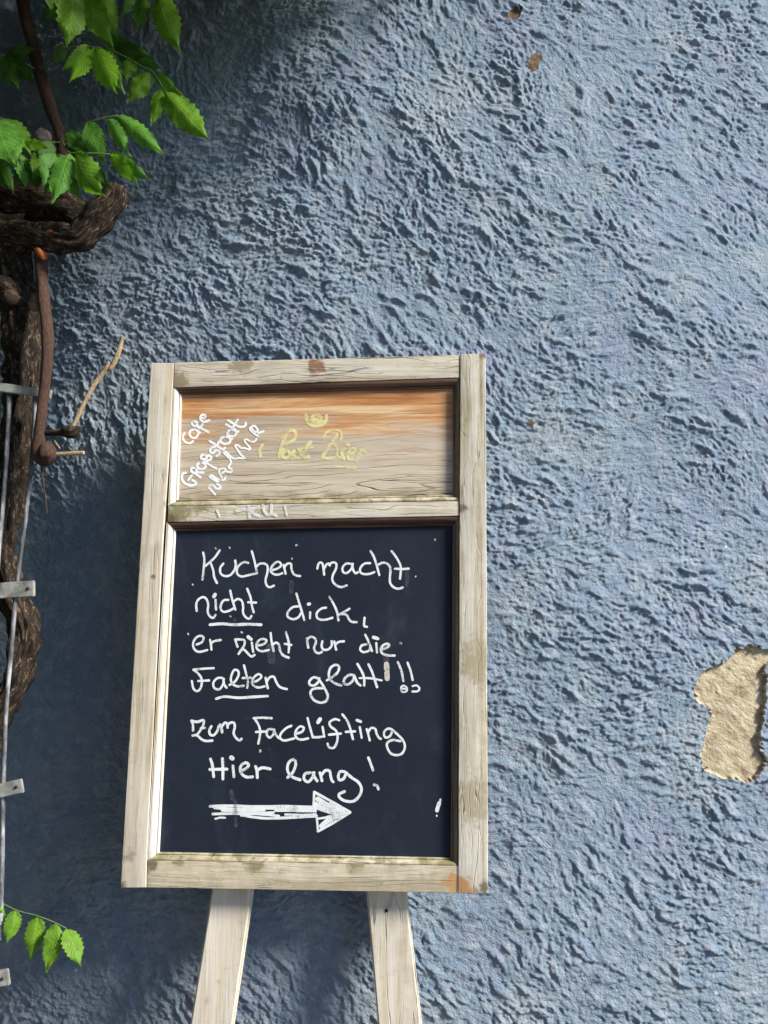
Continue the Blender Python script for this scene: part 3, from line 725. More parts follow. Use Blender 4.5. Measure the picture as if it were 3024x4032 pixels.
write('chalk_word', slate, [
    [(965, 132), (1050, 127), (1160, 132)], [(970, 132), (1010, 190), (1035, 260), (1030, 340), (1015, 408)], [(990, 282), (1090, 277)],
    [(1165, 252), (1120, 257), (1107, 310), (1140, 343), (1178, 310), (1190, 257)], [(1185, 257), (1205, 310), (1240, 350)],
    [(1375, 215), (1320, 240), (1265, 295), (1252, 345), (1300, 375), (1405, 352)],
    [(1430, 300), (1490, 280), (1510, 237), (1470, 222), (1430, 260), (1417, 310), (1440, 353), (1490, 365), (1558, 352)],
    to5([(145, 112), (165, 190), (192, 285)]), to5([(192, 290), (235, 291), (280, 286)]), to5([(285, 195), (300, 285)]), [40] + to5([(262, 122), (242, 152)]),
    to5([(440, 132), (400, 122), (352, 150), (360, 190), (410, 230), (425, 280), (418, 340), (390, 388), (347, 385), (332, 352)]), to5([(345, 267), (455, 257)]),
    to5([(470, 78), (510, 130), (540, 200), (568, 308)]), to5([(502, 241), (588, 236)]), to5([(632, 197), (650, 295)]), [30] + to5([(605, 132), (640, 145)]),
    to5([(697, 215), (710, 260), (725, 320)]), to5([(707, 250), (735, 207), (775, 212), (790, 260), (815, 300), (830, 305)]),
    to5([(930, 217), (890, 212), (857, 250), (872, 293), (913, 280), (938, 227)]),
    to5([(935, 222), (990, 270), (1035, 320), (1053, 380), (1030, 438), (980, 458), (920, 440), (887, 380), (892, 340), (940, 317), (1010, 327)])], E_, S1, W1, M_chalk, 'white chalk word Facelifting')
write('chalk_word', slate, [
    [(495, 577), (515, 640), (530, 768)], [(625, 572), (630, 680), (630, 793)], [(488, 690), (675, 686)], [(740, 652), (750, 768)], [50, (722, 562), (734, 570)],
    [(835, 702), (880, 682), (910, 642), (880, 617), (835, 642), (817, 690), (840, 743), (890, 773), (953, 770)], [(985, 657), (1000, 700), (1005, 778)], [(1000, 702), (1060, 672), (1145, 685)]], E_, S1, 33, M_chalk, 'white chalk word Hier')
write('chalk_word', slate, [
    [(1335, 778), (1392, 720), (1422, 640), (1410, 587), (1370, 592), (1337, 640), (1337, 710), (1380, 768), (1470, 803)],
    to5([(170, 622), (122, 632), (112, 680), (150, 708), (188, 670), (205, 622)]), to5([(195, 622), (215, 670), (235, 698)]),
    to5([(260, 622), (270, 660), (280, 698)]), to5([(270, 650), (310, 602), (350, 607), (360, 650), (370, 690), (385, 708)]),
    to5([(490, 612), (450, 612), (432, 650), (442, 688), (480, 678), (508, 622)]), to5([(505, 622), (560, 670), (618, 710), (648, 770), (628, 838), (570, 888), (490, 883), (442, 850), (442, 820), (490, 797)]),
    ], E_, S1, 32, M_chalk, 'white chalk word lang')
write('chalk_mark', slate, [to5([(712, 482), (735, 540), (755, 598)]), to5([(765, 735), (793, 742), (806, 776)])], E_, S1, 30, M_chalk)
H_ = lambda p: to5(p)
write('chalk_arrow', slate, [
    [(490, 1092), (700, 1085), (1000, 1095), (1300, 1090), (1640, 1100)], [(540, 1108), (800, 1120), (1100, 1112), (1640, 1122)], [(620, 1135), (850, 1142), (1080, 1132)],
    [26, (1200, 1136), (1420, 1140), (1640, 1144)], [(520, 1175), (750, 1170), (900, 1172), (1180, 1160)], [(830, 1188), (1000, 1213), (1150, 1222), (1400, 1212), (1650, 1198)],
    [22, (1310, 1180), (1500, 1185), (1640, 1178)], [24, (900, 1170), (1050, 1180), (1240, 1195)], [20, (548, 1228), (600, 1214), (655, 1216)],
    H_([(207, 802), (380, 897), (542, 990)]), H_([(542, 992), (400, 1080), (242, 1168)]), H_([(207, 805), (202, 940)]), [22] + H_([(232, 1050), (242, 1165)]),
    H_([(240, 855), (400, 950), (520, 990)]), H_([(207, 900), (380, 978), (510, 995)]), H_([(212, 945), (350, 992), (480, 998)]), H_([(270, 1125), (380, 1058), (500, 1000)]),
    [22] + H_([(230, 1052), (350, 1034), (470, 1002)]), H_([(300, 1090), (400, 1040), (460, 1010)]), H_([(360, 900), (470, 965)]), [46] + H_([(236, 868), (330, 930), (480, 992)]), [44] + H_([(225, 920), (350, 985), (500, 994)]), [40] + H_([(268, 1120), (340, 1060), (480, 1004)]), [36] + H_([(330, 1040), (420, 1015), (500, 996)]), [20] + H_([(235, 930), (330, 950)])],
    E_, S1, 30, M_chalk, 'thick hatched white chalk arrow pointing right')
write('chalk_smear', slate, [[40, (1255, 430), (1252, 500), (1250, 625)], [24, (1240, 690), (1258, 690)]], B_, S1, 34, M_faint)
write('chalk_smear', slate, [[58, (1018, 270), (1025, 420)]], D_, S1, 34, M_faint)
write('chalk_scrape', slate, [[56, (1028, 430), (1036, 585)]], D_, S1, 34, M_cream, 'cream vertical scrape under the word die')
write('chalk_scrape', slate, [[22] + to5([(1384, 872), (1380, 900)]), [40] + to5([(1374, 905), (1362, 940), (1352, 975)]), [16] + to5([(1350, 1020), (1350, 1026)])], E_, S1, 34, M_white2, None)
write('chalk_smear', slate, [[50, (1375, 590), (1372, 690)], [46, (760, 1000), (770, 1060)]], A_, S1, 34, M_faint)
write('chalk_smear', slate, [[40, (765, 1030), (770, 1300)], [30, (985, 60 - 870), (985, 100 - 870)], [90, (1140, -640), (1160, -500)], [50, (720, 930), (735, 1010)]], E_, S1, 34, M_faint)
specks = []
for x, y in [(550, 215), (700, 208), (1430, 184), (1382, 330), (298, 610), (250, 1145), (710, 955), (830, 1130), (2730, 522), (2938, 122), (2560, 1250), (1037, 2420)]:
    specks.append([rnd.choice((16, 20, 26)), (x, y), (x + rnd.uniform(-6, 10), y + rnd.uniform(2, 12))])
write('chalk_speck', slate, specks, A_, S1, 20, M_cream)

SS = 0.2411; OS = (700, 1580)
write('chalk_word', wood_panel, [
    [(112, 522), (85, 570), (95, 630), (140, 673), (200, 685), (250, 650)], [(270, 462), (212, 480), (192, 530), (222, 588), (290, 598), (330, 550), (338, 500), (290, 462)], [(330, 500), (360, 515)],
    [(250, 332), (232, 362), (260, 400), (300, 408), (320, 370), (290, 332), (250, 332)], [(300, 400), (400, 450), (500, 505)], [(410, 372), (382, 420), (350, 440)],
    [(400, 272), (440, 280), (450, 232), (410, 222), (372, 250), (377, 300), (430, 338), (520, 310)]], OS, SS, 42, M_white2, 'white chalk word Cafe written at a slant')
write('chalk_word', wood_panel, [
    [(130, 1172), (87, 1182), (67, 1240), (90, 1310), (150, 1358), (230, 1378), (300, 1345), (280, 1310), (240, 1290)], [(230, 1212), (172, 1290)],
    [(290, 1095), (232, 1092), (222, 1140), (280, 1178), (310, 1140), (290, 1095)], [(290, 1162), (420, 1165)], [(290, 1180), (370, 1243)],
    [(380, 1002), (322, 1030), (332, 1088), (390, 1108), (450, 1080), (450, 1030), (400, 1002), (380, 1002)],
    [(450, 872), (392, 882), (382, 930), (430, 948), (478, 920), (450, 872)], [(500, 882), (540, 902), (540, 950), (482, 970)], [34, (400, 940), (520, 1040), (640, 1103)],
    [(610, 742), (542, 762), (532, 820), (580, 848), (620, 802), (670, 812), (680, 860), (632, 898)],
    [(522, 652), (600, 700), (680, 758), (740, 788), (770, 762)], [(642, 740), (670, 662)],
    [(780, 582), (712, 602), (702, 660), (760, 698), (840, 680), (860, 632), (820, 582), (780, 582)], [(860, 632), (890, 612)],
    [(880, 472), (832, 482), (812, 530), (850, 568), (920, 568), (960, 520), (930, 472), (880, 472)], [(960, 512), (990, 490)], [(792, 382), (880, 430), (940, 465)],
    [(822, 312), (900, 360), (980, 408), (1060, 418), (1110, 390), (1110, 352)], [(910, 412), (980, 302)]], OS, SS, 42, M_white2, 'white chalk word Grossstadt written at a slant')
write('chalk_word', wood_panel, [
    [(512, 1420), (532, 1372), (590, 1382), (620, 1420), (680, 1428), (700, 1392), (642, 1352)], [(520, 1422), (580, 1490), (610, 1520)],
    [(700, 1290), (640, 1308), (560, 1262), (522, 1232), (560, 1212), (640, 1270), (700, 1290), (760, 1280), (780, 1232)], [(550, 1235), (620, 1285)],
    [30, (720, 1250), (680, 1170), (682, 1112), (760, 1097), (780, 1130), (720, 1180)], [(800, 1150), (870, 1158), (880, 1110), (832, 1080), (870, 1000), (850, 932)],
    [36, (850, 940), (800, 890), (752, 842), (790, 832), (850, 890), (920, 938), (1000, 930), (1090, 928), (1030, 870), (960, 770), (942, 722), (990, 722), (1030, 760), (1100, 768), (1160, 788), (1180, 760), (1120, 690), (1092, 642), (1130, 622), (1190, 660), (1250, 658), (1290, 612)],
    [(1310, 568), (1240, 520), (1182, 460), (1192, 430), (1250, 402), (1290, 440), (1310, 490), (1250, 498), (1215, 455)], [(1320, 520), (1400, 492)]], OS, SS, 38, M_white2, 'third line of slanting white chalk scrawl')
OB, SB = (980, 1580), 0.3014
write('printed_emblem', wood_panel, [[48, (745, 185), (760, 260), (820, 312), (890, 322), (960, 308), (1008, 260), (1015, 190)], [44, (880, 180), (832, 200), (822, 250), (870, 280), (930, 270), (945, 222), (910, 187), (880, 180)], [40, (860, 235), (900, 235)], [30, (790, 250), (980, 262)]], OB, SB, 48, M_yel, 'faded yellow horn emblem')
write('printed_mark', wood_panel, [[40, (175, 572), (142, 630), (152, 722)]], OB, SB, 48, M_yel)
write('printed_word', wood_panel, [
    [(480, 440), (440, 540), (405, 650), (395, 725)], [(430, 480), (500, 402), (580, 382), (610, 432), (580, 510), (480, 560)], [70, (410, 690), (440, 640)],
    [(490, 640), (440, 680), (447, 728), (500, 738), (540, 690), (500, 640)], [(590, 650), (565, 700), (605, 730), (565, 752)],
    [(810, 532), (752, 600), (712, 690), (722, 738), (780, 728)], [30, (640, 625), (830, 600)], [(660, 640), (690, 700), (645, 748)]], OB, SB, 48, M_yel, 'faded yellow printed word Post')
write('printed_word', wood_panel, [[(1150, 440), (1080, 540), (1010, 650), (950, 735)], [34, (970, 482), (1010, 412), (1100, 372), (1190, 392), (1210, 460), (1170, 540), (1090, 560)], [30, (955, 738), (1050, 752), (1120, 735), (1155, 690)], [38, (1120, 570), (1150, 620), (1150, 700), (1185, 735)],
    [(1240, 622), (1210, 680), (1240, 748)], [56, (1285, 565), (1297, 565)], [38, (1300, 692), (1370, 662), (1390, 622), (1340, 622), (1292, 690), (1302, 758), (1360, 768)],
    [(1450, 642), (1430, 720), (1402, 778)], [(1440, 682), (1480, 642), (1525, 668)]], OB, SB, 48, M_yel, 'faded yellow printed word Bier')
write('printed_mark', wood_panel, [[46, (1280, 868), (1385, 872)]], OB, SB, 48, M_yel)
write('printed_mark', wood_panel, [[24, (1120, 850), (1270, 862)]], OB, SB, 48, M_yel)
# faint letters on the middle rail (its own face)
mid = [o for o in root.children if o.name.startswith('rail')][1]
write('chalk_smear', mid, [[(540, 262), (545, 435)], [(335, 340), (480, 312), (600, 330)], [(700, 272), (600, 312), (582, 350), (640, 400), (700, 413)],
    [(770, 245), (790, 340), (840, 398), (900, 380), (910, 245)], [(900, 380), (990, 418)], [36, (1130, 265), (1160, 408)], [40, (20, 330), (60, 420)]], (850, 1930), SS, 52, mat_chalk('half_wiped_chalk', (0.80, 0.81, 0.79), 0.72, 200, 0.3), None, -0.0003)

# ------------------------------------------------------------------ trellis of metal strips and rods, in front of the vine's trunk
TY = -0.105
troot = empty('metal_trellis', at(60, 3000, TY).xy.to_3d(), 'weathered grey metal trellis of flat crossbars and thin rods at the left edge', 'trellis')
M_alu = mat_simple('weathered_aluminium', (0.27, 0.275, 0.255), 0.55, 0.35, 0.1, 0.6, 38)
rb_ = NB('flaking_white_rod'); rc_ = rb_.coord(scale=(1, 1, 0.35))
M_rod = rb_.fin(rb_.ramp(rb_.noise(rc_, 42, 5, 0.7), [(0.42, (0.06, 0.062, 0.066)), (0.52, (0.13, 0.135, 0.145)), (0.66, (0.38, 0.39, 0.40))]), 0.6, rb_.bump(rb_.noise(rc_, 200, 4, 0.6), 0.001, 0.8), 0.3)
def wpart(name, me, mat, parent, label=None):
    o = link(name, me, mat, parent); o.location = -parent.location
    if label: o['label'] = label
    return o
def bar(a, b_, hpx, label=None, y=TY):
    p, q_ = at(*a, y), at(*b_, y); d = (q_ - p); L = d.length
    hh = hpx * 0.00048 / 2; bm = bmesh.new()
    bmesh.ops.create_cube(bm, size=1.0)
    for v in bm.verts: v.co = Vector((v.co.x * L, v.co.y * 0.008, v.co.z * hh * 2))
    bmesh.ops.subdivide_edges(bm, edges=[e for e in bm.edges if e.calc_length() > L * 0.9], cuts=14)
    for v in bm.verts: v.co.z += 0.0012 * mnoise.noise(Vector((v.co.x * 30, a[1], v.co.z * 50))); v.co.y += 0.001 * mnoise.noise(Vector((v.co.x * 30, a[1] + 9, 0)))
    bmesh.ops.bevel(bm, geom=[e for e in bm.edges if e.is_boundary or e.calc_face_angle(0) > 0.8], offset=0.0012, segments=2, affect='EDGES')
    mid_ = (p + q_) / 2; bmesh.ops.rotate(bm, verts=bm.verts[:], cent=(0, 0, 0), matrix=Matrix.Rotation(-math.atan2(d.z, d.x), 3, 'Y'))
    bmesh.ops.translate(bm, verts=bm.verts[:], vec=mid_)
    cb = wpart('crossbar', mesh_bm('crossbar', bm), M_alu, troot, label)
    bb = bmesh.new(); bmesh.ops.create_cone(bb, cap_ends=True, segments=12, radius1=0.0034, radius2=0.0028, depth=0.003)
    bmesh.ops.rotate(bb, verts=bb.verts[:], cent=(0, 0, 0), matrix=Matrix.Rotation(math.pi / 2, 3, 'X'))
    bmesh.ops.translate(bb, verts=bb.verts[:], vec=q_ - d.normalized() * 0.010 + Vector((0, -0.0048, 0)))
    link('bolt', mesh_bm('bolt', bb, True), M_bolt, cb)
M_bolt = mat_simple('dark_bolt', (0.06, 0.055, 0.05), 0.5, 0.4, 0.5)
bar((-260, 1490), (202, 1553), 36, 'uppermost crossbar, sloping down to the right')
bar((-260, 2345), (136, 2316), 62)
bar((-260, 3175), (90, 3092), 52)
bar((-260, 3905), (36, 3845), 56)

def tube(pts, name, rough=0.0, ridge=0.0, seg=12, sub=6, vs=1.0, seed=0.0, capround=False):
    """pts: (Vector, radius); bark ridges run along it; UV = (around, along)"""
    P = catmull([(*p, ) for p, r in pts], sub)
    rr = []
    for i in range(len(pts) - 1):
        for j in range(sub): rr.append(pts[i][1] + (pts[i + 1][1] - pts[i][1]) * (j / sub))
    rr.append(pts[-1][1])
    if len(pts) < 3: rr = [pts[0][1] + (pts[-1][1] - pts[0][1]) * i / sub for i in range(sub + 1)]
    bm = bmesh.new(); uvl = bm.loops.layers.uv.new('UVMap'); rings = []; dist = 0
    up = Vector((0, -1, 0.01))
    for i, p in enumerate(P):
        t = (P[min(i + 1, len(P) - 1)] - P[max(i - 1, 0)]).normalized()
        if i: dist += (P[i] - P[i - 1]).length
        s_ = t.cross(up); 
        if s_.length < 0.05: s_ = t.cross(Vector((1, 0, 0)))
        s_.normalize(); n_ = s_.cross(t)
        ring = []
        for k in range(seg):
            a = 2 * math.pi * k / seg; dr = s_ * math.cos(a) + n_ * math.sin(a)
            q_ = Vector((math.cos(a) * 2.4 + seed, math.sin(a) * 2.4, dist * 9))
            r_ = rr[i] * (1 + ridge * mnoise.noise(q_ * 1.6) * 1.6 + ridge * 0.8 * mnoise.noise(Vector((q_.x * 4, q_.y * 4, dist * 22))) + rough * mnoise.noise(p * 26 + Vector((seed, 0, 0))))
            ring.append(bm.verts.new(p + dr * r_))
        rings.append((ring, dist))
    for i in range(len(rings) - 1):
        (a, d0), (b_, d1) = rings[i], rings[i + 1]
        for k in range(seg):
            f = bm.faces.new((a[k], a[(k + 1) % seg], b_[(k + 1) % seg], b_[k]))
            circ = 6.28 * max(rr[min(i, len(rr) - 1)], 0.002)
            for lp, (uu, vv) in zip(f.loops, ((k, d0), (k + 1, d0), (k + 1, d1), (k, d1))): lp[uvl].uv = (vv * 8 * vs, uu / seg * circ * 8 * vs)
    for ring, sgn in ((rings[0][0], -1), (rings[-1][0], 1)):
        cc = sum((v.co for v in ring), Vector()) / seg
        try:
            c_ = bm.verts.new(cc)
            for k in range(seg):
                f = bm.faces.new((ring[k], ring[(k + 1) % seg], c_))
        except ValueError: pass
    return mesh_bm(name, bm, True)

def rod(pts, rpx, label=None):
    return wpart('rod', tube([(at(x, y, TY + 0.006), rpx * 0.00048) for x, y in pts], 'rod', rough=0.15, seg=10, sub=5), M_rod, troot, label)
rod([(139, 1560), (136, 1640), (122, 1850), (98, 2060), (68, 2290), (44, 2560), (22, 2830), (12, 3150), (8, 3420), (0, 3700)], 8.5)
rod([(36, 1560), (34, 1640), (24, 1820), (10, 2010), (-6, 2180), (-30, 2500), (-50, 3000), (-60, 3600)], 9)

# ------------------------------------------------------------------ the vine
vroot = empty('wisteria_vine', (at(30, 2000, -0.06).x, -0.06, 0.0), 'old wisteria vine with thick twisted trunk and fresh green leaves climbing the left edge', 'vine')
M_bark = mat_bark('dark_ridged_bark', (0.010, 0.008, 0.007), (0.040, 0.029, 0.021), (0.34, 0.25, 0.165), 1.0)
M_bark2 = mat_bark('pale_ridged_bark', (0.010, 0.008, 0.006), (0.055, 0.038, 0.026), (0.42, 0.31, 0.21), 1.0)
M_cane = mat_bark('brown_cane_bark', (0.055, 0.03, 0.022), (0.115, 0.065, 0.048), (0.20, 0.13, 0.10), 2.2)
M_straw = mat_bark('straw_twig', (0.30, 0.20, 0.10), (0.55, 0.42, 0.25), (0.70, 0.58, 0.38), 3)
M_cut = mat_simple('cut_wood', (0.20, 0.155, 0.125), 0.8, 0.2, 0, 0.4, 90)
M_orange = mat_simple('orange_split_wood', (0.42, 0.13, 0.035), 0.8, 0.2, 0, 0.5, 90)
PXM = 0.00048
def vt(name, pts, mat, y=-0.05, label=None, seg=20, **kw):
    return wpart(name, tube([(at(p[0], p[1], p[3] if len(p) > 3 else y), p[2] * PXM) for p in pts], name, seg=seg, **kw), mat, vroot, label)
yb = -0.050
vt('trunk', [(20, 880, 90, -0.06), (36, 1000, 82, -0.055), (62, 1120, 74, yb), (84, 1250, 70, yb), (92, 1400, 72, yb), (92, 1530, 66, yb), (76, 1650, 60, yb), (62, 1780, 56, yb), (46, 1930, 52, yb),
             (24, 2080, 48, yb), (14, 2200, 46, yb), (46, 2330, 48, yb), (88, 2440, 52, yb), (96, 2540, 52, yb), (62, 2680, 54, yb), (-8, 2800, 56, yb), (-70, 2950, 58, yb), (-100, 3200, 62, yb), (-110, 3600, 66, yb), (-110, 4000, 70, yb), (-110, 4600, 76, -0.06)],
   M_bark, rough=0.22, ridge=0.34, seg=40, sub=14, seed=1.0, label='thick twisted main trunk with ridged bark')
lo = at(-110, 4600, -0.06)
if lo.z > 0.02:
    wpart('root_flare', tube([(lo + Vector((0, 0, 0.02)), 0.036), (Vector((lo.x - 0.02, -0.065, lo.z * 0.5)), 0.040), (Vector((lo.x - 0.03, -0.07, -0.03)), 0.052)], 'root_flare', ridge=0.2, seg=24, sub=8), M_bark, vroot)
vt('limb', [(-160, 900, 62, -0.07), (-20, 925, 60, -0.075), (120, 932, 53, -0.09), (235, 938, 49, -0.105), (308, 942, 47, -0.115), (350, 902, 52, -0.115), (398, 846, 53, -0.112), (434, 802, 50, -0.108), (452, 770, 48, -0.10), (466, 744, 40, -0.095)],
   M_bark2, rough=0.16, ridge=0.30, seg=36, sub=14, seed=5.0, label='gnarled broken off limb bending up to the right')
vt('splinter', [(420, 790, 22, -0.105), (446, 752, 18, -0.10), (462, 726, 8, -0.098)], M_bark2, rough=0.4, ridge=0.4, seg=12, sub=6, seed=6)
vt('splinter', [(452, 812, 20, -0.112), (472, 776, 14, -0.11), (484, 756, 5, -0.108)], M_bark2, rough=0.4, ridge=0.4, seg=12, sub=6, seed=7)
vt('limb', [(-160, 740, 90, -0.05), (10, 770, 92, -0.05), (130, 790, 92, -0.055), (235, 815, 78, -0.06), (310, 860, 58, -0.07), (345, 910, 40, -0.08)], M_bark, rough=0.2, ridge=0.3, seg=28, sub=10, seed=9.0)
vt('stem', [(60, -330, 30, -0.09), (78, -100, 28, -0.09), (96, 40, 27, -0.09), (128, 170, 26, -0.09), (160, 300, 26, -0.09), (200, 430, 25, -0.09), (236, 530, 25, -0.085), (250, 640, 28, -0.075), (235, 760, 36, -0.065)], M_cane, rough=0.15, ridge=0.08, seg=16, sub=8, seed=12, label='straight brown upright stem')
vt('cane', [(160, 960, 26, -0.085), (164, 1080, 24, -0.10), (172, 1180, 23, -0.115), (186, 1300, 23, -0.125), (188, 1400, 23, -0.13), (176, 1520, 22, -0.13), (162, 1640, 21, -0.128), (154, 1720, 22, -0.125), (158, 1785, 32, -0.122), (172, 1812, 30, -0.12), (178, 1828, 18, -0.12)],
   M_cane, rough=0.14, ridge=0.06, seg=18, sub=8, seed=15, label='smooth red brown cane ending in a knob')
vt('knob', [(172, 1755, 14, -0.128), (186, 1772, 26, -0.130), (190, 1798, 30, -0.130), (182, 1824, 18, -0.128), (176, 1834, 8, -0.126)], M_cane, rough=0.45, ridge=0.2, seg=20, sub=6, seed=17)
vt('twig', [(170, 1704, 12, -0.122), (205, 1703, 11, -0.122), (240, 1702, 14, -0.122), (262, 1700, 26, -0.122), (285, 1700, 30, -0.122), (305, 1692, 22, -0.122), (318, 1690, 7, -0.122)], M_bark, rough=0.2, ridge=0.14, seg=14, sub=6, seed=18)
vt('twig', [(282, 1690, 9, -0.126), (295, 1665, 8.5, -0.126), (330, 1590, 8, -0.124), (365, 1525, 8, -0.122), (398, 1478, 9, -0.12), (418, 1450, 9, -0.12), (430, 1424, 5, -0.12)], M_straw, rough=0.2, ridge=0.08, seg=10, sub=6, seed=19, label='dry straw coloured side twig')
vt('twig', [(424, 1455, 5, -0.119), (434, 1452, 8, -0.119), (448, 1432, 9, -0.119), (462, 1400, 10, -0.119), (474, 1365, 8, -0.119), (484, 1328, 6.5, -0.119)], M_straw, rough=0.25, ridge=0.1, seg=10, sub=6, seed=20)
vt('twig', [(200, 1790, 10, -0.126), (218, 1790, 9, -0.126), (255, 1788, 8.5, -0.126), (295, 1785, 8.5, -0.126), (331, 1783, 7.5, -0.126)], M_straw, rough=0.15, ridge=0.06, seg=10, sub=6, seed=21, label='short straw coloured stub')
vt('twig', [(196, 1770, 8, -0.122), (206, 1752, 8, -0.12), (216, 1738, 7, -0.118)], M_bark, seg=8, rough=0.2, seed=22)
vt('twig', [(215, 1735, 6, -0.12), (222, 1748, 5, -0.12), (236, 1766, 3, -0.12)], M_straw, seg=8, rough=0.2, seed=23)
vt('twig', [(164, 1838, 4.5, -0.118), (168, 1880, 4, -0.116), (178, 1960, 3.4, -0.11), (188, 2032, 2.4, -0.1)], M_cane, seg=8, rough=0.1, seed=24, label='thin hanging stalk')
vt('stub', [(20, 1160, 30, -0.085), (38, 1168, 32, -0.10), (46, 1172, 30, -0.108)], M_cane, seg=18, ridge=0.1, rough=0.2, seed=25, label='pruned knot with a pale ring')
vt('cut_ring', [(44, 1176, 30, -0.107), (47, 1178, 24, -0.110)], M_bark2, seg=18, ridge=0.12, seed=26)
vt('stub', [(118, 1198, 16, -0.075), (134, 1206, 22, -0.095), (142, 1208, 22, -0.105), (146, 1208, 14, -0.109)], M_cut, seg=14, ridge=0.15, rough=0.2, seed=27)
vt('stub', [(150, 985, 16, -0.10), (164, 1000, 18, -0.11), (176, 1022, 10, -0.108)], M_orange, seg=12, ridge=0.3, rough=0.3, seed=28, label='orange split where a shoot broke off')
vt('stub', [(178, 915, 6, -0.118), (200, 912, 9, -0.122), (222, 924, 6, -0.122)], M_orange, seg=10, ridge=0.3, rough=0.3, seed=29)
vt('stub', [(182, 560, 20, -0.07), (172, 545, 36, -0.09), (168, 532, 36, -0.10), (166, 524, 28, -0.105)], M_cut, seg=18, ridge=0.12, rough=0.2, seed=30, label='rounded grey pruned stub')
vt('loose_bark', [(-30, 1110, 40, -0.07), (20, 1130, 44, -0.085), (70, 1175, 32, -0.08), (110, 1215, 16, -0.075)], M_bark2, seg=18, ridge=0.3, rough=0.3, seed=31)

# leaves: spray (rachis) > leaflet, every leaflet a mesh of its own
M_lf = mat_leaf('fresh_green_leaf', (0.125, 0.275, 0.024), (0.19, 0.38, 0.028))
M_lb = mat_leaf('bright_lime_leaf', (0.19, 0.41, 0.022), (0.26, 0.50, 0.026))
M_ld = mat_leaf('deep_green_leaf', (0.05, 0.14, 0.02), (0.08, 0.20, 0.026))
M_lc = mat_leaf('cool_green_leaf', (0.09, 0.27, 0.038), (0.15, 0.37, 0.046))
M_rach = mat_simple('green_leafstalk', (0.13, 0.20, 0.06), 0.6, 0.3, 0, 0.25, 120)
def leaflet_mesh(base, tip, wid, fold, curl, twist, seed):
    """pointed ovate leaflet with toothed wavy edge, folded along its midrib"""
    ax_ = tip - base; L = ax_.length; a = ax_.normalized()
    view = (Vector(CAM) - (base + tip) / 2).normalized()
    s_ = a.cross(view).normalized(); n_ = s_.cross(a).normalized()
    q_ = Matrix.Rotation(twist, 3, a); s_ = q_ @ s_; n_ = q_ @ n_
    NL, NWh = 18, 3
    bm = bmesh.new(); uvl = bm.loops.layers.uv.new('UVMap'); G = []
    side_c = mnoise.noise(Vector((seed, 3.3, 0))) * 0.14 * L
    for i in range(NL + 1):
        t = i / NL
        prof = (t ** 0.62) * ((1 - t) ** 0.95) * 2.05 if t < 0.999 else 0.0
        if t > 0.66: prof = max(prof * (1 - (t - 0.66) * 2.35), 0.10 * (1 - t) / 0.34) if t < 0.999 else 0.0
        hw = wid / 2 * prof + 0.0006
        row = []
        cen = base + a * (L * t) + s_ * (side_c * math.sin(math.pi * t)) + n_ * (curl * L * (t * (1 - t) * 1.2 - 0.35 * t * t))
        for j in range(-NWh, NWh + 1):
            u = j / NWh
            tooth = 1 + (0.10 * (1 if i % 2 else -1) + 0.06 * mnoise.noise(Vector((seed, t * 9, u)))) * (abs(u) == 1)
            und = 0.075 * wid * mnoise.noise(Vector((t * 5, u * 1.6, seed * 1.7))) * 2
            p = cen + s_ * (u * hw * tooth) + n_ * (abs(u) ** 1.2 * hw * fold + und * abs(u))
            row.append(bm.verts.new(p))
        G.append(row)
    for i in range(NL):
        for j in range(2 * NWh):
            f = bm.faces.new((G[i][j], G[i][j + 1], G[i + 1][j + 1], G[i + 1][j]))
            for lp, (ii, jj) in zip(f.loops, ((i, j), (i, j + 1), (i + 1, j + 1), (i + 1, j))): lp[uvl].uv = (jj / (2 * NWh), ii / NL)
    me = bpy.data.meshes.new('leaflet'); bm.to_mesh(me); bm.free(); me.shade_smooth(); return me

def spray(rach, leaves, y0, label=None, rpx=3.4):
    r_ = wpart('leaf_spray', tube([(at(x, y, yy), rpx * PXM) for x, y, yy in rach], 'leaf_spray', seg=7, sub=5), M_rach, vroot, label)
    for k, lf in enumerate(leaves):
        (b_, t_, wpx, mat) = lf[:4]; dy = lf[4] if len(lf) > 4 else 0.0
        sd = rnd.random() * 100
        base = at(*b_, y0 + dy); tip = at(*t_, y0 + dy + rnd.uniform(-0.022, 0.008))
        me = leaflet_mesh(base, tip, wpx * PXM * 1.3, rnd.uniform(-0.45, 0.10), rnd.uniform(0.04, 0.22), rnd.uniform(-0.45, 0.45), sd)
        link('leaflet', me, mat, r_)
    return r_
f_, b_l, d_l, c_l = M_lf, M_lb, M_ld, M_lc
spray([(100, -120, -0.10), (220, -60, -0.16), (300, -45, -0.20), (410, -40, -0.2)], [((290, -45), (264, 182), 125, f_), ((345, -40), (436, 184), 115, f_, 0.01), ((405, -40), (465, 152), 80, f_, 0.03), ((258, -20), (162, 78), 78, d_l, 0.02), ((320, -60), (350, 60), 110, d_l, 0.04), ((230, -60), (205, 70), 96, f_, 0.01), ((380, -60), (395, 120), 110, d_l, 0.035)], -0.20)
spray([(150, 268, -0.10), (200, 246, -0.14), (256, 194, -0.18), (330, 182, -0.19), (402, 192, -0.19)], [((262, 182), (206, 246), 52, d_l, 0.03), ((348, 178), (243, 275), 58, b_l), ((375, 200), (270, 326), 68, b_l, -0.01), ((374, 190), (458, 368), 108, b_l, -0.02), ((408, 190), (484, 362), 70, f_, 0.01)], -0.19)
spray([(140, 272, -0.10), (90, 245, -0.13), (28, 222, -0.15), (-40, 205, -0.15)], [((30, 225), (138, 194), 50, d_l, 0.01), ((-8, 212), (69, 349), 88, d_l), ((30, 224), (134, 324), 66, d_l, 0.005), ((-20, 206), (-60, 320), 80, d_l), ((60, 236), (20, 330), 60, d_l, 0.02)], -0.15)
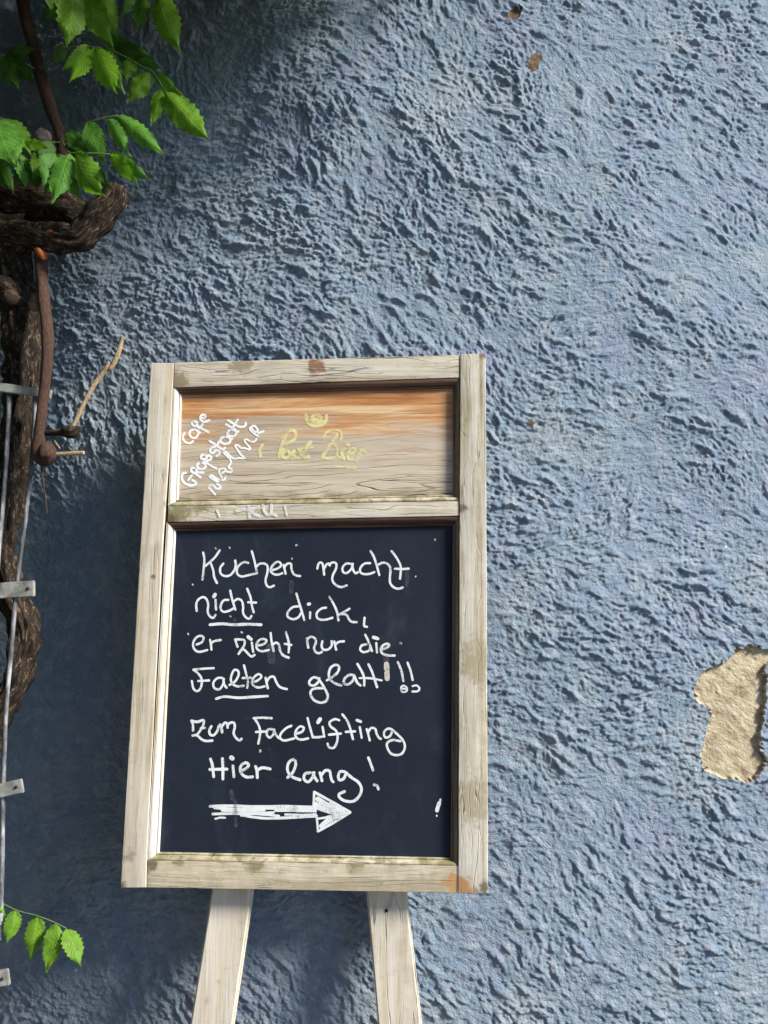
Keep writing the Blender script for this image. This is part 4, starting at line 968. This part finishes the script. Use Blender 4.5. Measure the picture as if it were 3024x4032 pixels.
spray([(420, -140, -0.12), (520, -60, -0.15), (610, -25, -0.16), (660, -40, -0.16)], [((572, -25), (526, 126), 74, d_l, 0.01), ((622, -28), (704, 196), 122, f_), ((540, -50), (480, 60), 70, d_l, 0.03)], -0.16)
spray([(330, 120, -0.10), (430, 190, -0.12), (515, 236, -0.13), (560, 262, -0.13), (602, 284, -0.13), (640, 342, -0.13), (654, 364, -0.13)],
      [((445, 172), (610, 236), 70, d_l, 0.03), ((515, 236), (497, 314), 68, f_), ((536, 242), (634, 270), 46, d_l, 0.01), ((593, 286), (499, 402), 84, f_), ((611, 286), (712, 366), 52, f_, 0.01), ((638, 347), (593, 496), 74, f_), ((650, 360), (824, 550), 122, f_, -0.01), ((430, 190), (400, 290), 60, d_l, 0.03), ((470, 180), (560, 270), 84, d_l, 0.04), ((400, 150), (540, 190), 66, d_l, 0.04)], -0.13)
spray([(250, 525, -0.10), (300, 500, -0.15), (345, 482, -0.17), (423, 462, -0.18), (464, 455, -0.18)],
      [((462, 455), (648, 614), 76, c_l), ((425, 465), (508, 612), 62, c_l), ((349, 480), (411, 648), 88, c_l, 0.005), ((266, 520), (352, 606), 84, d_l, 0.02), ((290, 505), (300, 640), 70, d_l, 0.03)], -0.18, 'lower leaf spray arching to the right')
spray([(240, 545, -0.10), (268, 596, -0.16), (300, 604, -0.18), (370, 604, -0.18), (434, 608, -0.18)],
      [((431, 606), (590, 712), 72, c_l), ((436, 614), (538, 731), 62, f_), ((298, 602), (404, 770), 116, f_, -0.015), ((306, 612), (443, 744), 80, d_l, 0.01), ((274, 602), (204, 800), 94, c_l, -0.01), ((222, 606), (172, 738), 78, c_l), ((250, 610), (180, 770), 90, d_l, 0.015), ((262, 690), (316, 782), 56, d_l, 0.03)], -0.185, 'lowest leaf spray hanging over the limb')
spray([(236, 560, -0.09), (180, 560, -0.14), (102, 560, -0.17), (40, 490, -0.19), (-30, 450, -0.19)],
      [((-12, 465), (66, 656), 150, c_l, -0.01), ((10, 468), (122, 606), 100, f_), ((98, 562), (192, 582), 46, b_l, -0.01), ((145, 636), (56, 736), 84, d_l, 0.02), ((130, 640), (146, 748), 62, d_l, 0.025), ((-40, 560), (20, 700), 90, d_l, 0.02), ((70, 600), (100, 742), 76, c_l, 0.01), ((180, 585), (128, 700), 80, f_, 0.012), ((-20, 620), (50, 760), 70, d_l, 0.015), ((205, 560), (150, 640), 64, d_l, 0.02)], -0.185)
spray([(-110, 3480, -0.08), (-40, 3528, -0.09), (61, 3582, -0.095), (148, 3606, -0.095), (217, 3633, -0.095), (262, 3656, -0.095)],
      [((-20, 3535), (12, 3590), 40, b_l), ((61, 3585), (28, 3716), 64, f_), ((148, 3608), (120, 3788), 72, f_), ((217, 3636), (178, 3832), 74, f_), ((260, 3658), (321, 3806), 74, f_), ((0, 3556), (-50, 3690), 60, f_)], -0.095, 'small separate leaf spray low on the wall', rpx=1.6)

# unseen leaves added above the picture to shade the wall's upper left
def project(p):
    v = M.T @ (np.array(p) - CAM)
    return (v[0] / v[2] * F + 1512, v[1] / v[2] * F + 2016) if v[2] > 0.05 else (-9999, -9999)
bm = bmesh.new(); rc = random.Random(3); placed = 0
while placed < 4200:
    x = rc.uniform(-1.7, 0.60); y = -0.05 - rc.expovariate(1 / 0.16)
    if y < -0.50 or rc.random() > min(1.0, ((0.60 - x) / 1.25) ** 1.5): continue
    z = 2.62 + y * 0.85 + rc.expovariate(1 / 0.28) + 0.08 * mnoise.noise(Vector((x * 3, y * 3, 0)))
    if x < -1.0 and rc.random() < 0.3: z = rc.uniform(0.9, 2.6)
    if z > 3.5: continue
    p = Vector((x, y, z)); a = Vector((rc.gauss(0, 1), rc.gauss(0, 0.6), -0.9 + rc.gauss(0, 0.5))).normalized()
    s_ = a.cross(Vector((rc.gauss(0, 1), -1, rc.gauss(0, 1)))).normalized(); n_ = s_.cross(a)
    L = rc.uniform(0.06, 0.11); wv = L * 0.22
    if any(-130 < q_[0] < 3200 and q_[1] > -110 for q_ in (project(p), project(p + a * L), project(p + a * L * 0.5 + s_ * wv), project(p + a * L * 0.5 - s_ * wv))): continue
    v = [bm.verts.new(p + a * (L * t) + s_ * (wv * k_) + n_ * (abs(k_) * 0.012)) for t, k_ in ((0, 0), (0.35, 1), (0.75, 0.7), (1, 0), (0.75, -0.7), (0.35, -1))]
    bm.faces.new((v[0], v[1], v[2], v[3])); bm.faces.new((v[0], v[3], v[4], v[5])); placed += 1
for _ in range(2600):                                     # more leaves added beyond the left edge, to darken that side
    p = Vector((rc.uniform(-1.7, -0.66), -0.06 - rc.expovariate(1 / 0.22), rc.uniform(1.1, 3.2)))
    if p.y < -0.8: continue
    a = Vector((rc.gauss(0, 1), rc.gauss(0, 0.6), -0.9 + rc.gauss(0, 0.5))).normalized()
    s_ = a.cross(Vector((rc.gauss(0, 1), -1, rc.gauss(0, 1)))).normalized(); L = rc.uniform(0.06, 0.11); wv = L * 0.22; n_ = s_.cross(a)
    if any(q_[0] > -110 and q_[1] > -110 for q_ in (project(p), project(p + a * L), project(p + a * L * 0.5 + s_ * wv), project(p + a * L * 0.5 - s_ * wv))): continue
    v = [bm.verts.new(p + a * (L * t) + s_ * (wv * k_) + n_ * (abs(k_) * 0.012)) for t, k_ in ((0, 0), (0.35, 1), (0.75, 0.7), (1, 0), (0.75, -0.7), (0.35, -1))]
    bm.faces.new((v[0], v[1], v[2], v[3])); bm.faces.new((v[0], v[3], v[4], v[5]))
tag(wpart('shading_foliage', mesh_bm('shading_foliage', bm), M_ld, vroot), kind='stuff')
